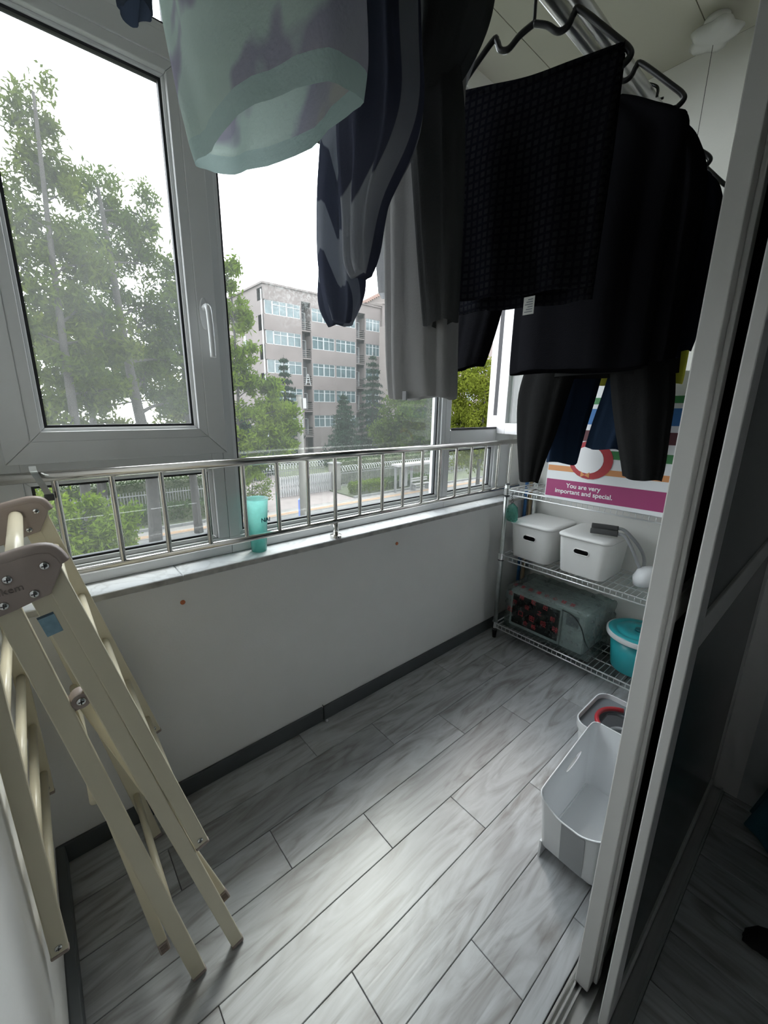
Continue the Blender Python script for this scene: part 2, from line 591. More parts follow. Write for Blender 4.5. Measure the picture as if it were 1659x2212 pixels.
PL = 0.8126
rows = [(1.163, YW, .679), (1.0135, 1.163, .953), (.8635, 1.0135, .407), (.7137, .8635, .675), (.5637, .7137, .138), (.4137, .5637, .406), (.2637, .4137, .680), (.215, .2637, .12)]
for y0, y1, j in rows:
    x = j
    while x > XL: x -= PL
    while x < XE:
        a, b_ = max(x, XL), min(x+PL, XE)
        if b_-a > 0.01: plank(a, b_, y0, y1, 'grey_plank')
        x += PL
k = 0
x = -0.4
while x < XR:
    x1 = min(x+0.15, XR)
    y = 0.085 - (k % 3)*0.27
    yy = 0.085
    while yy > -1.3:
        y1 = max(y-PL, -1.3) if yy == 0.085 and k % 3 == 0 else max((yy-PL) if yy != 0.085 else y-0.27, -1.3)
        plank(x, x1, y1, yy, 'room_plank')
        yy = y1
    x = x1
    k += 1

# walls
MB().box(XL-0.12, XL, 0.2, YW+0.2, 0, ZC).build('wall_left', 'white_wall', kind='structure')
MB().box(XL, XE, YW, YW+0.2, 0, 0.805).build('wall_window', 'white_wall_pebbled', kind='structure')
MB().box(XL, XE, YW+0.075, YW+0.2, 2.66, ZC).build('wall_header', 'white_wall', kind='structure')
MB().box(XE, XE+0.12, 0.05, YW+0.2, 0, ZC).build('wall_end', 'white_wall', kind='structure')
MB().box(2.2, XE, 1.372, YW+0.2, 0.805, 2.66).build('wall_pier', 'white_wall', kind='structure')
MB().box(XR, XE, 0.05, 0.2, 0, ZC).box(XL, XR, 0.05, 0.2, 2.36, ZC).build('wall_door_side', 'white_wall', kind='structure')
MB().box(XR, XR+0.12, -3.1, 0.05, 0, ZC).build('wall_room_right', 'room_wall', kind='structure')
MB().box(-1.3, XR, -3.2, -3.1, 0, ZC).build('wall_room_back', 'room_wall', kind='structure')
MB().box(-1.4, -1.3, -3.1, 0.2, 0, ZC).box(-1.3, XL-0.0, 0.08, 0.2, 0, ZC).build('wall_room_left', 'room_wall', kind='structure')
MB().box(-1.3, XR, -3.1, 0.05, ZC, ZC+0.1).build('ceiling_room', 'room_wall', kind='structure')
ceil = MB().box(XL-0.1, XE+0.1, 0.05, YW+0.2, ZC+0.008, ZC+0.12).build('ceiling', 'seam_dark', kind='structure')
ys = [0.2, 0.695, 1.186, YW+0.2]
xs = [XL, 0.55, 1.45, XE]
for i in range(3):
    for j in range(3):
        g = 0.0015
        MB().box(xs[i]+g, xs[i+1]-g, ys[j]+g, ys[j+1]-g, ZC, ZC+0.008).build('ceiling_panel', 'ceiling_cream', ceil)
# baseboards
bb = MB().box(XL, 0.80, 1.308, YW, 0, 0.069).build('baseboard_window', 'baseboard_grey', kind='structure', bevel=0.003)
MB().box(0.803, XE, 1.308, YW, 0, 0.069).build('board', 'baseboard_grey', bb, bevel=0.003)
MB().box(XL, XL+0.023, 0.22, 1.308, 0, 0.069).build('baseboard_left', 'baseboard_grey', kind='structure', bevel=0.003)
MB().box(XE-0.012, XE, 0.2, 1.308, 0, 0.069).build('baseboard_end', 'baseboard_grey', kind='structure', bevel=0.003)
# marble sill in slabs
sill = empty('trim_1', (0.9, 1.33, 0.805), kind='structure', label='white marble window sill with grey edge')
for a, b_ in ((XL, 0.3), (0.3015, 1.28), (1.2815, XE)):
    s_ = MB().box(a, b_, 1.286, YW+0.16, 0.805, 0.828)
    s_.build('slab', 'sill_marble', sill, bevel=0.004)
    MB().box(a, b_, 1.2855, 1.2862, 0.8085, 0.8245).build('edge_strip', 'sill_edge', sill)

# ---------------------------------------------------------------- windows
def member(parent, name, pts, y0, y1, m='pvc_white', bevel=0.002):
    """pts: polygon in (x, z); extruded along y"""
    return MB().prism([(x, y0, z) for x, z in pts], (0, y1-y0, 0)).build(name, m, parent, bevel=bevel)
def rectpts(x0, x1, z0, z1):
    return [(x0, z0), (x1, z0), (x1, z1), (x0, z1)]
def mitred(parent, x0, x1, z0, z1, w, y0, y1, m, names=('frame_rail', 'frame_stile')):
    g = 0.0004
    member(parent, names[0], [(x0+g, z0), (x1-g, z0), (x1-w-g, z0+w), (x0+w+g, z0+w)], y0, y1, m)
    member(parent, names[0], [(x0+w+g, z1-w), (x1-w-g, z1-w), (x1-g, z1), (x0+g, z1)], y0, y1, m)
    member(parent, names[1], [(x0, z0+g), (x0+w, z0+w+g), (x0+w, z1-w-g), (x0, z1-g)], y0, y1, m)
    member(parent, names[1], [(x1-w, z0+w+g), (x1, z0+g), (x1, z1-g), (x1-w, z1-w-g)], y0, y1, m)
def glazing(parent, x0, x1, z0, z1, yb, glass, bead=0.014, gk=0.007, yd=0.022):
    """bead, black gasket and pane inside the opening x0..x1, z0..z1; yb: front of the bead"""
    mitred(parent, x0, x1, z0, z1, bead, yb, yb+yd, 'bead_white', ('bead', 'bead'))
    b = MB()
    a0, a1, c0, c1 = x0+bead, x1-bead, z0+bead, z1-bead
    for q in ((a0, a1, c0, c0+gk), (a0, a1, c1-gk, c1), (a0, a0+gk, c0+gk, c1-gk), (a1-gk, a1, c0+gk, c1-gk)):
        b.box(q[0], q[1], yb+0.006, yb+yd, q[2], q[3])
    b.build('gasket', 'gasket_black', parent)
    MB().box(a0, a1, yb+0.014, yb+0.018, c0, c1).build('pane', glass, parent)

YF = 1.40      # inner face of the fixed frame
YB = 1.47
w1 = empty('window_1', (0.2, 1.43, 0.83), label='tilt window with lever handle over a low fixed pane', kind='structure')
w2 = empty('window_2', (1.05, 1.43, 0.83), label='tall fixed middle window pane', kind='structure')
w3 = empty('window_3', (1.9, 1.43, 0.83), label='right window with its sash swung open', kind='structure')
for w, a, b_ in ((w1, XL, 0.4925), (w2, 0.4935, 1.6135), (w3, 1.6145, 2.2)):
    member(w, 'bottom_rail', rectpts(a, b_, 0.829, 0.884), YF, YB)
    member(w, 'sill_lip', rectpts(a, b_, 0.829, 0.860), 1.386, YF)
    member(w, 'top_rail', rectpts(a, b_, 2.61, 2.66), YF, YB)
member(w1, 'jamb', rectpts(XL, -0.025, 0.884, 2.61), YF, YB)
member(w1, 'mullion', rectpts(0.456, 0.4925, 0.884, 2.61), YF, YB)
member(w2, 'mullion', rectpts(0.4935, 0.531, 0.884, 2.61), YF, YB)
member(w2, 'mullion', rectpts(1.586, 1.6135, 0.884, 2.61), YF, YB)
member(w3, 'mullion', rectpts(1.6145, 1.655, 0.884, 2.61), YF, YB)
member(w3, 'jamb', rectpts(2.06, 2.2, 0.884, 2.61), YF, YB)
member(w1, 'transom', rectpts(-0.025, 0.456, 1.133, 1.235), YF, YB)
member(w3, 'transom', rectpts(1.655, 2.06, 1.135, 1.225), YF, YB)
for w, a, b_ in ((w1, -0.025, 0.456), (w2, 0.531, 1.586), (w3, 1.655, 2.06)):
    member(w, 'transom', rectpts(a, b_, 2.235, 2.285), YF, YB)
    glazing(w, a, b_, 2.285, 2.61, YF+0.012, 'pane_clear')
glazing(w1, -0.025, 0.456, 0.884, 1.133, YF+0.012, 'pane_clear')
glazing(w2, 0.531, 1.586, 0.884, 2.235, YF+0.012, 'pane_stained')
glazing(w3, 1.655, 2.06, 0.884, 1.135, YF+0.012, 'pane_clear')
# left sash, closed, proud of the frame
mitred(w1, -0.05, 0.499, 1.182, 2.258, 0.055, 1.376, YF, 'pvc_white', ('sash_rail', 'sash_stile'))
mitred(w1, 0.0045, 0.4445, 1.2365, 2.2035, 0.026, 1.380, YF+0.01, 'pvc_white', ('glazing_bead', 'glazing_bead'))
glazing(w1, 0.030, 0.419, 1.262, 2.178, YF-0.004, 'pane_hazy', bead=0.009, gk=0.007)
hd = MB().prism([(0.4615+0.013*math.cos(a), 1.3765, 1.60+0.045*math.sin(a)) for a in [2*math.pi*k/20 for k in range(20)]], (0, -0.008, 0)).build('handle_plate', 'white_gloss', w1, bevel=0.002)
MB().path(smoothpath([(0.4615, 1.372, 1.615), (0.4615, 1.345, 1.617), (0.4625, 1.335, 1.60), (0.4645, 1.335, 1.54), (0.4655, 1.337, 1.475)]), 0.0085, 10).build('handle_lever', 'white_gloss', hd, smooth=True)
# open right sash, hinged at the right jamb and swung into the balcony
sr = Vector((2.075, 1.395, 0)); ang = math.radians(-97)
dx = Vector((-math.cos(math.radians(83)), -math.sin(math.radians(83)), 0)); dn = Vector((dx.y, -dx.x, 0))
def smember(name, s0, s1, z0, z1, m='pvc_white', t=0.022, off=0.0):
    c = sr + dx*((s0+s1)/2) + dn*off + Vector((0, 0, (z0+z1)/2))
    return MB().obox(c, dx*((s1-s0)/2), dn*t, Vector((0, 0, (z1-z0)/2))).build(name, m, w3, bevel=0.002)
smember('sash_stile', 0, 0.06, 1.2, 2.25); smember('sash_stile', 0.34, 0.40, 1.2, 2.25)
smember('sash_rail', 0.06, 0.34, 1.2, 1.26); smember('sash_rail', 0.06, 0.34, 2.19, 2.25)
smember('sash_pane', 0.06, 0.34, 1.26, 2.19, 'pane_clear', 0.003)
smember('edge_gap_shade', 0.4002, 0.402, 1.21, 2.24, 'gasket_black', 0.012)  # black strip painting in the dark gap along the sash edge
for z_ in (1.36, 1.62, 1.9):
    smember('hardware_plate', 0.4022, 0.4032, z_, z_+0.09, 'brass', 0.006)
MB().box(2.0595, 2.0605, YF+0.005, YF+0.03, 1.3, 2.1).build('striker_strip', 'gasket_black', w3)
MB().box(1.66, 2.055, YF-0.003, YF+0.004, 1.2255, 1.237).build('seal', 'gasket_black', w3)

# ---------------------------------------------------------------- sliding doors and track
trk = empty('trim_2', (0.8, 0.15, 0), kind='structure', label='aluminium sliding door track')
MB().box(XL, XR, 0.085, 0.213, -0.008, 0.001).build('track_bed', 'aluminium', trk)
for y in (0.092, 0.127, 0.158, 0.186, 0.198, 0.209):
    MB().box(XL, XR, y-0.002, y+0.002, 0.001, 0.012).build('track_ridge', 'aluminium', trk)
def sliding(name, x0, x1, y0, y1, label, dark_face):
    d = empty(name, ((x0+x1)/2, (y0+y1)/2, 0.013), label=label, kind='structure')
    z0, z1, w = 0.013, 2.34, 0.055
    mitred(d, x0, x1, z0, z1, w, y0, y1, 'door_white', ('door_rail', 'door_stile'))
    MB().box(x0+w, x1-w, y0, y1, 0.94, 1.0).build('middle_rail', 'door_white', d, bevel=0.002)
    ym = (y0+y1)/2
    for a, b_ in ((z0+w, 0.94), (1.0, z1-w)):
        MB().box(x0+w, x1-w, ym-0.003, ym+0.003, a, b_).build('glass_panel', 'door_glass', d)
    if not dark_face:
        MB().box(x0+0.03, x0+w, y0-0.008, y0, z0, z1).build('seal_profile', 'door_white', d, bevel=0.002)
    return d
d1 = sliding('door_1', 0.80, XR-0.002, 0.171, 0.201, 'white framed sliding door on the balcony-side track', False)
d2 = sliding('door_2', 0.768, XR-0.002, 0.118, 0.135, 'white framed sliding door on the room-side track', True)

# plugs in the wall and cable end
for nm, px, pz, lab in (('wall_plug', 0.2985, 0.725, 'round orange plug in the white wall beside the drying rack'),
                        ('wall_plug', 1.222, 0.728, 'small orange plug in the white wall near the middle of the sill')):
    MB().lathe([(0.0001, 0.0), (0.0075, 0.0), (0.0075, -0.0025), (0.005, -0.0035), (0.0001, -0.0035)], (px, YW, pz), 14, axis='y').build(nm, 'orange_dot', label=lab, cat='wall plug', smooth=True)
cb = empty('cable_end', (0.8015, 1.302, 0.0), label='short dark cable end with white tip at baseboard joint', cat='cable')
MB().path(smoothpath([(0.8015, 1.316, 0.078), (0.8015, 1.3045, 0.066), (0.801, 1.303, 0.03), (0.80, 1.303, 0.002)]), 0.0016, 6).build('wire', 'black_plastic', cb)
MB().lathe([(0.0001, 0), (0.005, 0.001), (0.006, 0.005), (0.004, 0.010), (0.0001, 0.011)], (0.811, 1.296, 0.0), 10).build('tip', 'white_gloss', cb, smooth=True)

# ================================================================ RAILING
YR = 1.31
rail = empty('window_railing', (0.881, YR, 0.828), label='stainless steel guard railing along the window sill', cat='railing')
MB().tube((XL, YR, 1.157), (2.195, YR, 1.157), 0.0135, n=20).build('handrail', 'steel', rail, smooth=True)
MB().tube((XL, YR, 0.895), (2.195, YR, 0.895), 0.0105, n=16).build('bottom_rail', 'steel', rail, smooth=True)
bal = None
for k in range(-7, 11):
    x = 0.881+0.1206*k
    if bal is None:
        bal = MB().tube((x, YR, 0.90), (x, YR, 1.148), 0.0075, n=12, cap=False).build('baluster', 'steel', rail, smooth=True)
        x0b = x
    else:
        dup(bal, rail, (x-x0b, 0, 0))
MB().tube((0.881, YR, 0.835), (0.881, YR, 0.89), 0.0105, n=16).build('post', 'steel', rail, smooth=True)
MB().lathe([(0.0001, 0), (0.0235, 0), (0.024, 0.003), (0.023, 0.011), (0.013, 0.013), (0.0001, 0.013)], (0.881, YR, 0.828), 28).build('flange', 'steel', rail, autosmooth=True)
# bracket hooked over the handrail
hk = empty('rail_hook', (0.012, 1.30, 1.09), label='flat grey metal hook clipped over the handrail above the drying rack', cat='hook')
pts = [(0.0, 1.327, 1.182), (0.0, 1.31, 1.1755), (0.002, 1.296, 1.168), (0.012, 1.292, 1.14), (0.02, 1.291, 1.115)]
b = MB()
P = smoothpath(pts, 5)
for i in range(len(P)-1):
    d = (P[i+1]-P[i]); n_ = Vector((1, 0, 0)); c = (P[i]+P[i+1])/2
    t = d.cross(n_).normalized()
    b.obox(c, d*0.52, n_*0.007, t*0.0012)
b.build('strap', 'zinc', hk)
MB().box(0.011, 0.031, 1.283, 1.301, 1.100, 1.116).build('clip', 'dark_grey_rubber', hk, bevel=0.003)

# cup on the window ledge
cup = empty('tumbler', (0.578, 1.3535, 0.8285), label='translucent teal plastic tumbler on the sill behind the railing', cat='cup')
glassmat('cup_teal', 0.42, (0.60, 0.86, 0.83), rough=0.15, hcol=(0.42, 0.64, 0.61), hscale=4)
cx, cy, cz = 0.578, 1.3535, 0.8285
MB().lathe([(0.0001, 0.0), (0.0255, 0.0), (0.0265, 0.003), (0.0395, 0.185), (0.0415, 0.188), (0.0415, 0.193), (0.0385, 0.193), (0.0248, 0.006), (0.0001, 0.005)], (cx, cy, cz), 40, cap=False).build('body', 'cup_teal', cup, smooth=True)
tdir = Vector((0.93, -0.36, 0))
# lettering wrapped flat just proud of the wall that faces the room
textmesh('lettering', 'NAI', 0.021, 'cup_text', (cx-0.002, cy-0.0345, cz+0.112), (1, 0.08, 0), (0, -0.07, 1), cup, bold=0.0004)

# ================================================================ FOLDED DRYING RACK (left)
YN, YFAR = 0.79, 1.215
rack = empty('drying_rack', (0.05, 1.0, 0.0), label='folded cream metal clothes drying rack leaning on the left wall', cat='drying rack')
def bar(p0, p1, y0, t, w, name, m='cream_enamel'):
    a = Vector((p0[0], 0, p0[1])); c = Vector((p1[0], 0, p1[1]))
    d = (c-a); L = d.length; d.normalize(); n_ = Vector((d.z, 0, -d.x))
    mid = (a+c)/2 + Vector((0, y0+t/2, 0))
    return MB().obox(mid, d*(L/2), Vector((0, t/2, 0)), n_*(w/2)).build(name, m, rack, bevel=0.0022)
def capend(p0, p1, y0, t, w, L, par, m='taupe_plastic'):
    a = Vector((p0[0], 0, p0[1])); c = Vector((p1[0], 0, p1[1])); d = (c-a).normalized(); n_ = Vector((d.z, 0, -d.x))
    mid = c + d*(L/2) + Vector((0, y0+t/2, 0))
    return MB().obox(mid, d*(L/2), Vector((0, t/2+.0008, 0)), n_*(w/2+.0008)).build('end_cap', m, par, bevel=0.003)
def screw(x, y, z, par, r=0.0065):
    s_ = MB().lathe([(0.0001, 0), (r, 0), (r*.9, -0.002), (r*.45, -0.0032), (0.0001, -0.0034)], (x, y, z), 14, axis='y').build('screw', 'chrome', par, smooth=True)
    MB().box(x-r*.55, x+r*.55, y-0.0038, y-0.0030, z-r*.13, z+r*.13).box(x-r*.13, x+r*.13, y-0.0038, y-0.0030, z-r*.55, z+r*.55).build('cross_slot', 'dark_grey_rubber', s_)
legA = ((-0.066, 1.06), (0.1205, 0.012)); legB = ((-0.026, 1.07), (0.2135, 0.012))
wingR = ((-0.006, 1.095), (0.161, 0.383)); wingL = ((-0.0985, 1.05), (-0.0975, 0.343))
for side, y0 in (('near', YN), ('far', YFAR)):
    t = 0.014
    for (p, q), w in ((legA, 0.031), (legB, 0.028)):
        o = bar(p, q, y0, t, w, 'leg'); capend(p, q, y0, t, w, 0.011, o)
    for (p, q), w in ((wingR, 0.028), (wingL, 0.027)):
        o = bar(p, q, y0-0.001, t, w, 'wing_bar'); capend(p, q, y0-0.001, t, w, 0.008, o)
        d_ = (Vector((q[0]-p[0], 0, q[1]-p[1]))).normalized()
        screw(q[0]-d_.x*0.016, y0-0.001, q[1]-d_.z*0.016, o, 0.0062)
    # top plate: cream-taupe moulded bracket
    poly = [(-0.108, 1.096), (-0.040, 1.111), (-0.036, 1.112), (-0.014, 1.115), (0.000, 1.113), (0.008, 1.103), (0.013, 1.090), (-0.008, 1.046), (-0.020, 1.043), (-0.050, 1.033), (-0.085, 1.024), (-0.110, 1.028)]
    pl = MB().prism([(x, y0-0.010, z) for x, z in poly], (0, 0.007, 0)).build('top_plate', 'taupe_plastic', rack, bevel=0.002)
    lip = MB().path(smoothpath([(-0.108, y0+0.002, 1.097), (-0.04, y0+0.002, 1.113), (-0.014, y0+0.002, 1.117), (0.003, y0+0.002, 1.112), (0.013, y0+0.002, 1.092)], 4), 0.0115, 8).build('rim', 'taupe_plastic', pl, smooth=True)
    for sx, sz in ((-0.009, 1.094), (-0.027, 1.053), (-0.053, 1.083), (-0.063, 1.044), (-0.095, 1.075)):
        screw(sx, y0-0.010, sz, pl)
    if side == 'near':
        textmesh('engraved_name', 'amerikem', 0.0155, 'engraving', (-0.098, y0-0.0104, 1.056), (1, 0, 0.12), (-0.12, 0, 1), pl)
        st = bar((-0.0195, 1.008), (-0.012, 0.975), y0-0.0006, 0.0008, 0.0215, 'sticker', 'label_blue')
        bar((-0.0203, 1.0115), (-0.0195, 1.0075), y0-0.0009, 0.0004, 0.0215, 'sticker_band', 'label_dark')
rodm = None
for (xx, zz) in ((0.012, 1.003), (0.044, 0.862), (0.077, 0.722), (0.110, 0.581), (0.143, 0.441)):
    if rodm is None:
        rodm = MB().tube((xx, YN+0.012, zz), (xx, YFAR+0.002, zz), 0.0088, n=14).build('rung', 'cream_enamel', rack, smooth=True); r0 = (xx, zz)
    else:
        dup(rodm, rack, (xx-r0[0], 0, zz-r0[1]))
for zz in (0.98, 0.835, 0.692, 0.550, 0.407):
    dup(rodm, rack, (-0.0975-r0[0], 0, zz-r0[1]))
MB().tube((-0.045, YN-0.004, 1.088), (-0.045, YFAR-0.004, 1.088), 0.0125, n=18).build('top_bar', 'cream_enamel', rack, smooth=True)
for xx, zz in ((0.088, 0.20), (0.166, 0.19), (-0.005, 0.62)):
    MB().tube((xx, YN+0.012, zz), (xx, YFAR+0.002, zz), 0.0085, n=14).build('stretcher', 'cream_enamel', rack, smooth=True)
# folding braces between the legs, with hinge and grooved end caps
hb = MB().lathe([(0.0001, -0.004), (0.014, -0.004), (0.015, 0), (0.015, 0.02), (0.0001, 0.02)], (0.003, YN+0.006, 0.838), 20, axis='y').build('hinge', 'taupe_plastic', rack, autosmooth=True)
screw(0.003, YN+0.002, 0.838, hb, 0.0075)
MB().obox((-0.014, YN+0.02, 0.828), (0.018, 0, 0.004), (0, 0.008, 0), (0.003, 0, -0.013)).build('hinge_bracket', 'taupe_dark', rack, bevel=0.002)
for p, q in (((0.003, 0.83), (0.196, 0.168)), ((-0.016, 0.82), (0.061, 0.150))):
    o = bar(p, q, YN+0.026, 0.012, 0.02, 'brace')
    c_ = capend(p, q, YN+0.026, 0.012, 0.02, 0.034, o)
    a = Vector((q[0]-p[0], 0, q[1]-p[1])).normalized()
    for k in range(5):
        c0 = Vector((q[0], YN+0.0246, q[1])) + a*(0.008+0.005*k)
        MB().obox(c0, a*0.0012, (0, 0.0006, 0), Vector((a.z, 0, -a.x))*0.007).build('groove', 'taupe_dark', c_)

# ================================================================ WIRE SHELF
SX0, SX1, SY0, SY1 = 1.965, 2.27, 0.33, 1.235
SZ = (0.908, 0.53, 0.097)
shelf = empty('wire_shelf', ((SX0+SX1)/2, (SY0+SY1)/2, 0), label='three tier chrome wire shelf against the end wall', cat='shelf')
for x in (SX0, SX1):
    for y in (SY0, SY1):
        p_ = MB().tube((x, y, 0.03), (x, y, 0.935), 0.0125, n=14).build('post', 'zinc', shelf, smooth=True)
        MB().lathe([(0.0001, 0), (0.013, 0.001), (0.011, 0.006), (0.0001, 0.008)], (x, y, 0.934), 14).build('post_cap', 'dark_grey_rubber', p_, smooth=True)
        MB().lathe([(0.0001, 0), (0.011, 0), (0.013, 0.03), (0.0145, 0.05), (0.0001, 0.05)], (x, y, 0.0), 14).build('foot', 'black_plastic', p_, smooth=True)
for z in SZ:
    sh = empty('shelf', ((SX0+SX1)/2, (SY0+SY1)/2, z), parent=shelf)
    for x in (SX0, SX1):
        for y in (SY0, SY1):
            MB().lathe([(0.0128, -0.03), (0.0185, -0.03), (0.0175, 0.008), (0.0128, 0.008)], (x, y, z), 16, cap=False).build('collar', 'chrome', sh, autosmooth=True)
            MB().lathe([(0.0128, -0.036), (0.0178, -0.036), (0.0178, -0.0295), (0.0128, -0.0295)], (x, y, z), 16, cap=False).build('clip_ring', 'black_plastic', sh)
    for dz, r in ((0, 0.0036), (-0.026, 0.0036)):
        for q0, q1 in (((SX0-0.008, SY0, z+dz), (SX0-0.008, SY1, z+dz)), ((SX1+0.004, SY0, z+dz), (SX1+0.004, SY1, z+dz)),
                       ((SX0, SY0, z+dz), (SX1, SY0, z+dz)), ((SX0, SY1, z+dz), (SX1, SY1, z+dz))):
            MB().tube(q0, q1, r, n=8).build('edge_wire', 'shelf_wire', sh, smooth=True)
    first = None
    n = 34
    for k in range(n):
        y = SY0+0.025+(SY1-SY0-0.05)*k/(n-1)
        if first is None:
            first = MB().path([(SX0-0.008, y, z-0.028), (SX0-0.008, y, z+0.0005), (SX0+0.004, y, z-0.0035), (SX1-0.008, y, z-0.0035), (SX1+0.004, y, z+0.0005)], 0.0018, 6).build('wire', 'shelf_wire', sh, smooth=True); y0_ = y
        else:
            dup(first, sh, (0, y-y0_, 0))
    for x in (SX0+0.10, SX0+0.205):
        MB().tube((x, SY0, z-0.0075), (x, SY1, z-0.0075), 0.003, n=8).build('support_wire', 'shelf_wire', sh, smooth=True)

# lidded bins
def bin_(x0, x1, y0, y1, z0, h, label, grp):
    root = empty('storage_bin', ((x0+x1)/2, (y0+y1)/2, z0), label=label, cat='storage bin', group=grp)
    t = 0.003
    R_ = []
    for f, ins in ((0, 0.020), (0.004, 0.016), (0.5, 0.008), (1, 0.002)):
        R_.append(rrect(x0+ins, x1-ins, y0+ins, y1-ins, z0+h*f, 0.035, 6))
    for f, ins in ((1, 0.002), (0.5, 0.008), (0.03, 0.016)):
        R_.append(rrect(x0+ins+t, x1-ins-t, y0+ins+t, y1-ins-t, z0+h*f, 0.032, 6))
    body = MB().rings(R_).build('body', 'white_plastic', root)
    yc = (y0+y1)/2
    def caps(hw, hh, xa, xb):
        pts = []
        for a in range(0, 181, 20): pts.append((xa, yc+hw-hh+hh*math.sin(math.radians(a)), z0+h*0.66+hh*math.cos(math.radians(a))))
        for a in range(180, 361, 20): pts.append((xa, yc-hw+hh+hh*math.sin(math.radians(a)), z0+h*0.66+hh*math.cos(math.radians(a))))
        return MB().prism(pts, (xb-xa, 0, 0))
    boolcut(body, caps(0.036, 0.0125, x0-0.03, x0+0.05))
    for p in body.data.polygons: p.use_smooth = True
    bm = bmesh.new(); bm.from_mesh(body.data)
    for e in bm.edges:
        if len(e.link_faces) == 2 and e.calc_face_angle(0) > math.radians(35): e.smooth = False
    bm.to_mesh(body.data); bm.free()
    # rim of the grip hole
    rp = [Vector((x0+0.0042, p[1], p[2])) for p in caps(0.037, 0.0135, x0, x0+0.01).v[:20]]
    MB().path(rp+[rp[0]], 0.0022, 6).build('grip_rim', 'white_plastic', body, smooth=True)
    lid = [rrect(x0-0.004, x1+0.004, y0-0.004, y1+0.004, z0+h-0.004, 0.04), rrect(x0-0.005, x1+0.005, y0-0.005, y1+0.005, z0+h+0.004, 0.04),
           rrect(x0-0.001, x1+0.001, y0-0.001, y1+0.001, z0+h+0.010, 0.04), rrect(x0+0.02, x1-0.02, y0+0.02, y1-0.02, z0+h+0.013, 0.03), rrect(x0+0.03, x1-0.03, y0+0.03, y1-0.03, z0+h+0.0135, 0.025)]
    MB().rings(lid).build('lid', 'white_plastic', root, smooth=True)
    return root
bin_(1.972, 2.262, 0.958, 1.205, 0.534, 0.192, 'white lidded storage bin on the left of the middle shelf', 'white storage bins')
bin_(1.972, 2.262, 0.678, 0.928, 0.534, 0.192, 'white lidded storage bin with grey grips lying on its lid', 'white storage bins')
# bent tube handles with foam grips and white housing
th = empty('tube_handle', (2.12, 0.66, 0.75), label='bent light grey tube handle with two dark foam grips on the right bin', cat='handle')
for dxx, dyy, zz in ((0.0, 0.0, 0.0), (0.085, 0.03, 0.004)):
    MB().path(smoothpath([(2.045+dxx, 0.80+dyy, 0.762+zz), (2.06+dxx, 0.74+dyy, 0.764+zz), (2.075+dxx, 0.685+dyy, 0.764+zz)]), 0.0135, 14).build('grip', 'dark_grey_rubber', th, smooth=True)
    MB().path(smoothpath([(2.075+dxx, 0.69+dyy, 0.764+zz), (2.08+dxx, 0.655+dyy, 0.76+zz), (2.085+dxx, 0.615, 0.70), (2.09+dxx, 0.585, 0.64), (2.10, 0.565, 0.60)]), 0.008, 12).build('tube', 'grey_plastic', th, smooth=True)
hs = []
for f, rr in ((0, 0.02), (0.15, 0.055), (0.5, 0.07), (0.85, 0.06), (1, 0.03)):
    hs.append([(2.10+rr*1.1*math.cos(a), 0.555+rr*0.75*math.sin(a)-0.02*f, 0.5335+0.1*f) for a in [2*math.pi*k/24 for k in range(24)]])
MB().rings(hs).build('housing', 'white_gloss', th, smooth=True)

# microwave in its plastic film
mw = empty('microwave_oven', (2.1, 0.95, 0.0985), label='pale grey microwave oven on the bottom shelf inside clear film', cat='microwave')
MX0, MX1, MY0, MY1, MZ0, MZ1 = 2.0, 2.24, 0.735, 1.165, 0.112, 0.335
MB().box(MX0, MX1, MY0, MY1, MZ0, MZ1).build('body', 'oven_grey', mw, bevel=0.008)
dr = MB().box(MX0-0.010, MX0-0.0005, MY0+0.125, MY1-0.004, MZ0+0.004, MZ1-0.004).build('door', 'oven_grey', mw, bevel=0.003)
MB().box(MX0-0.0112, MX0-0.010, MY0+0.135, MY1-0.018, MZ0+0.022, MZ1-0.022).build('door_window', 'screen_dark', dr)
pn = MB().box(MX0-0.008, MX0-0.0005, MY0+0.004, MY0+0.121, MZ0+0.004, MZ1-0.004).build('control_panel', 'oven_grey', mw, bevel=0.003)
MB().box(MX0-0.0092, MX0-0.008, MY0+0.035, MY0+0.10, MZ1-0.085, MZ1-0.022).build('display', 'slate_plastic', pn)
for k in range(3):
    MB().lathe([(0.0001, 0), (0.009, 0), (0.009, -0.004), (0.0001, -0.005)], (MX0-0.008, MY0+0.035+0.026*k, MZ0+0.05), 12, axis='x').build('button', 'grey_plastic', pn)
for x in (MX0+0.03, MX1-0.03):
    for y in (MY0+0.04, MY1-0.04):
        MB().lathe([(0.0001, 0), (0.012, 0), (0.014, 0.0135), (0.0001, 0.0135)], (x, y, 0.0985), 12).build('foot', 'black_plastic', mw)
MB().path(smoothpath([(1.9845, 0.86, 0.325), (1.984, 0.80, 0.315), (1.984, 0.755, 0.27), (1.986, 0.725, 0.20), (2.02, 0.712, 0.15), (2.1, 0.708, 0.112)]), 0.0032, 8).build('power_cord', 'black_plastic', mw, smooth=True)
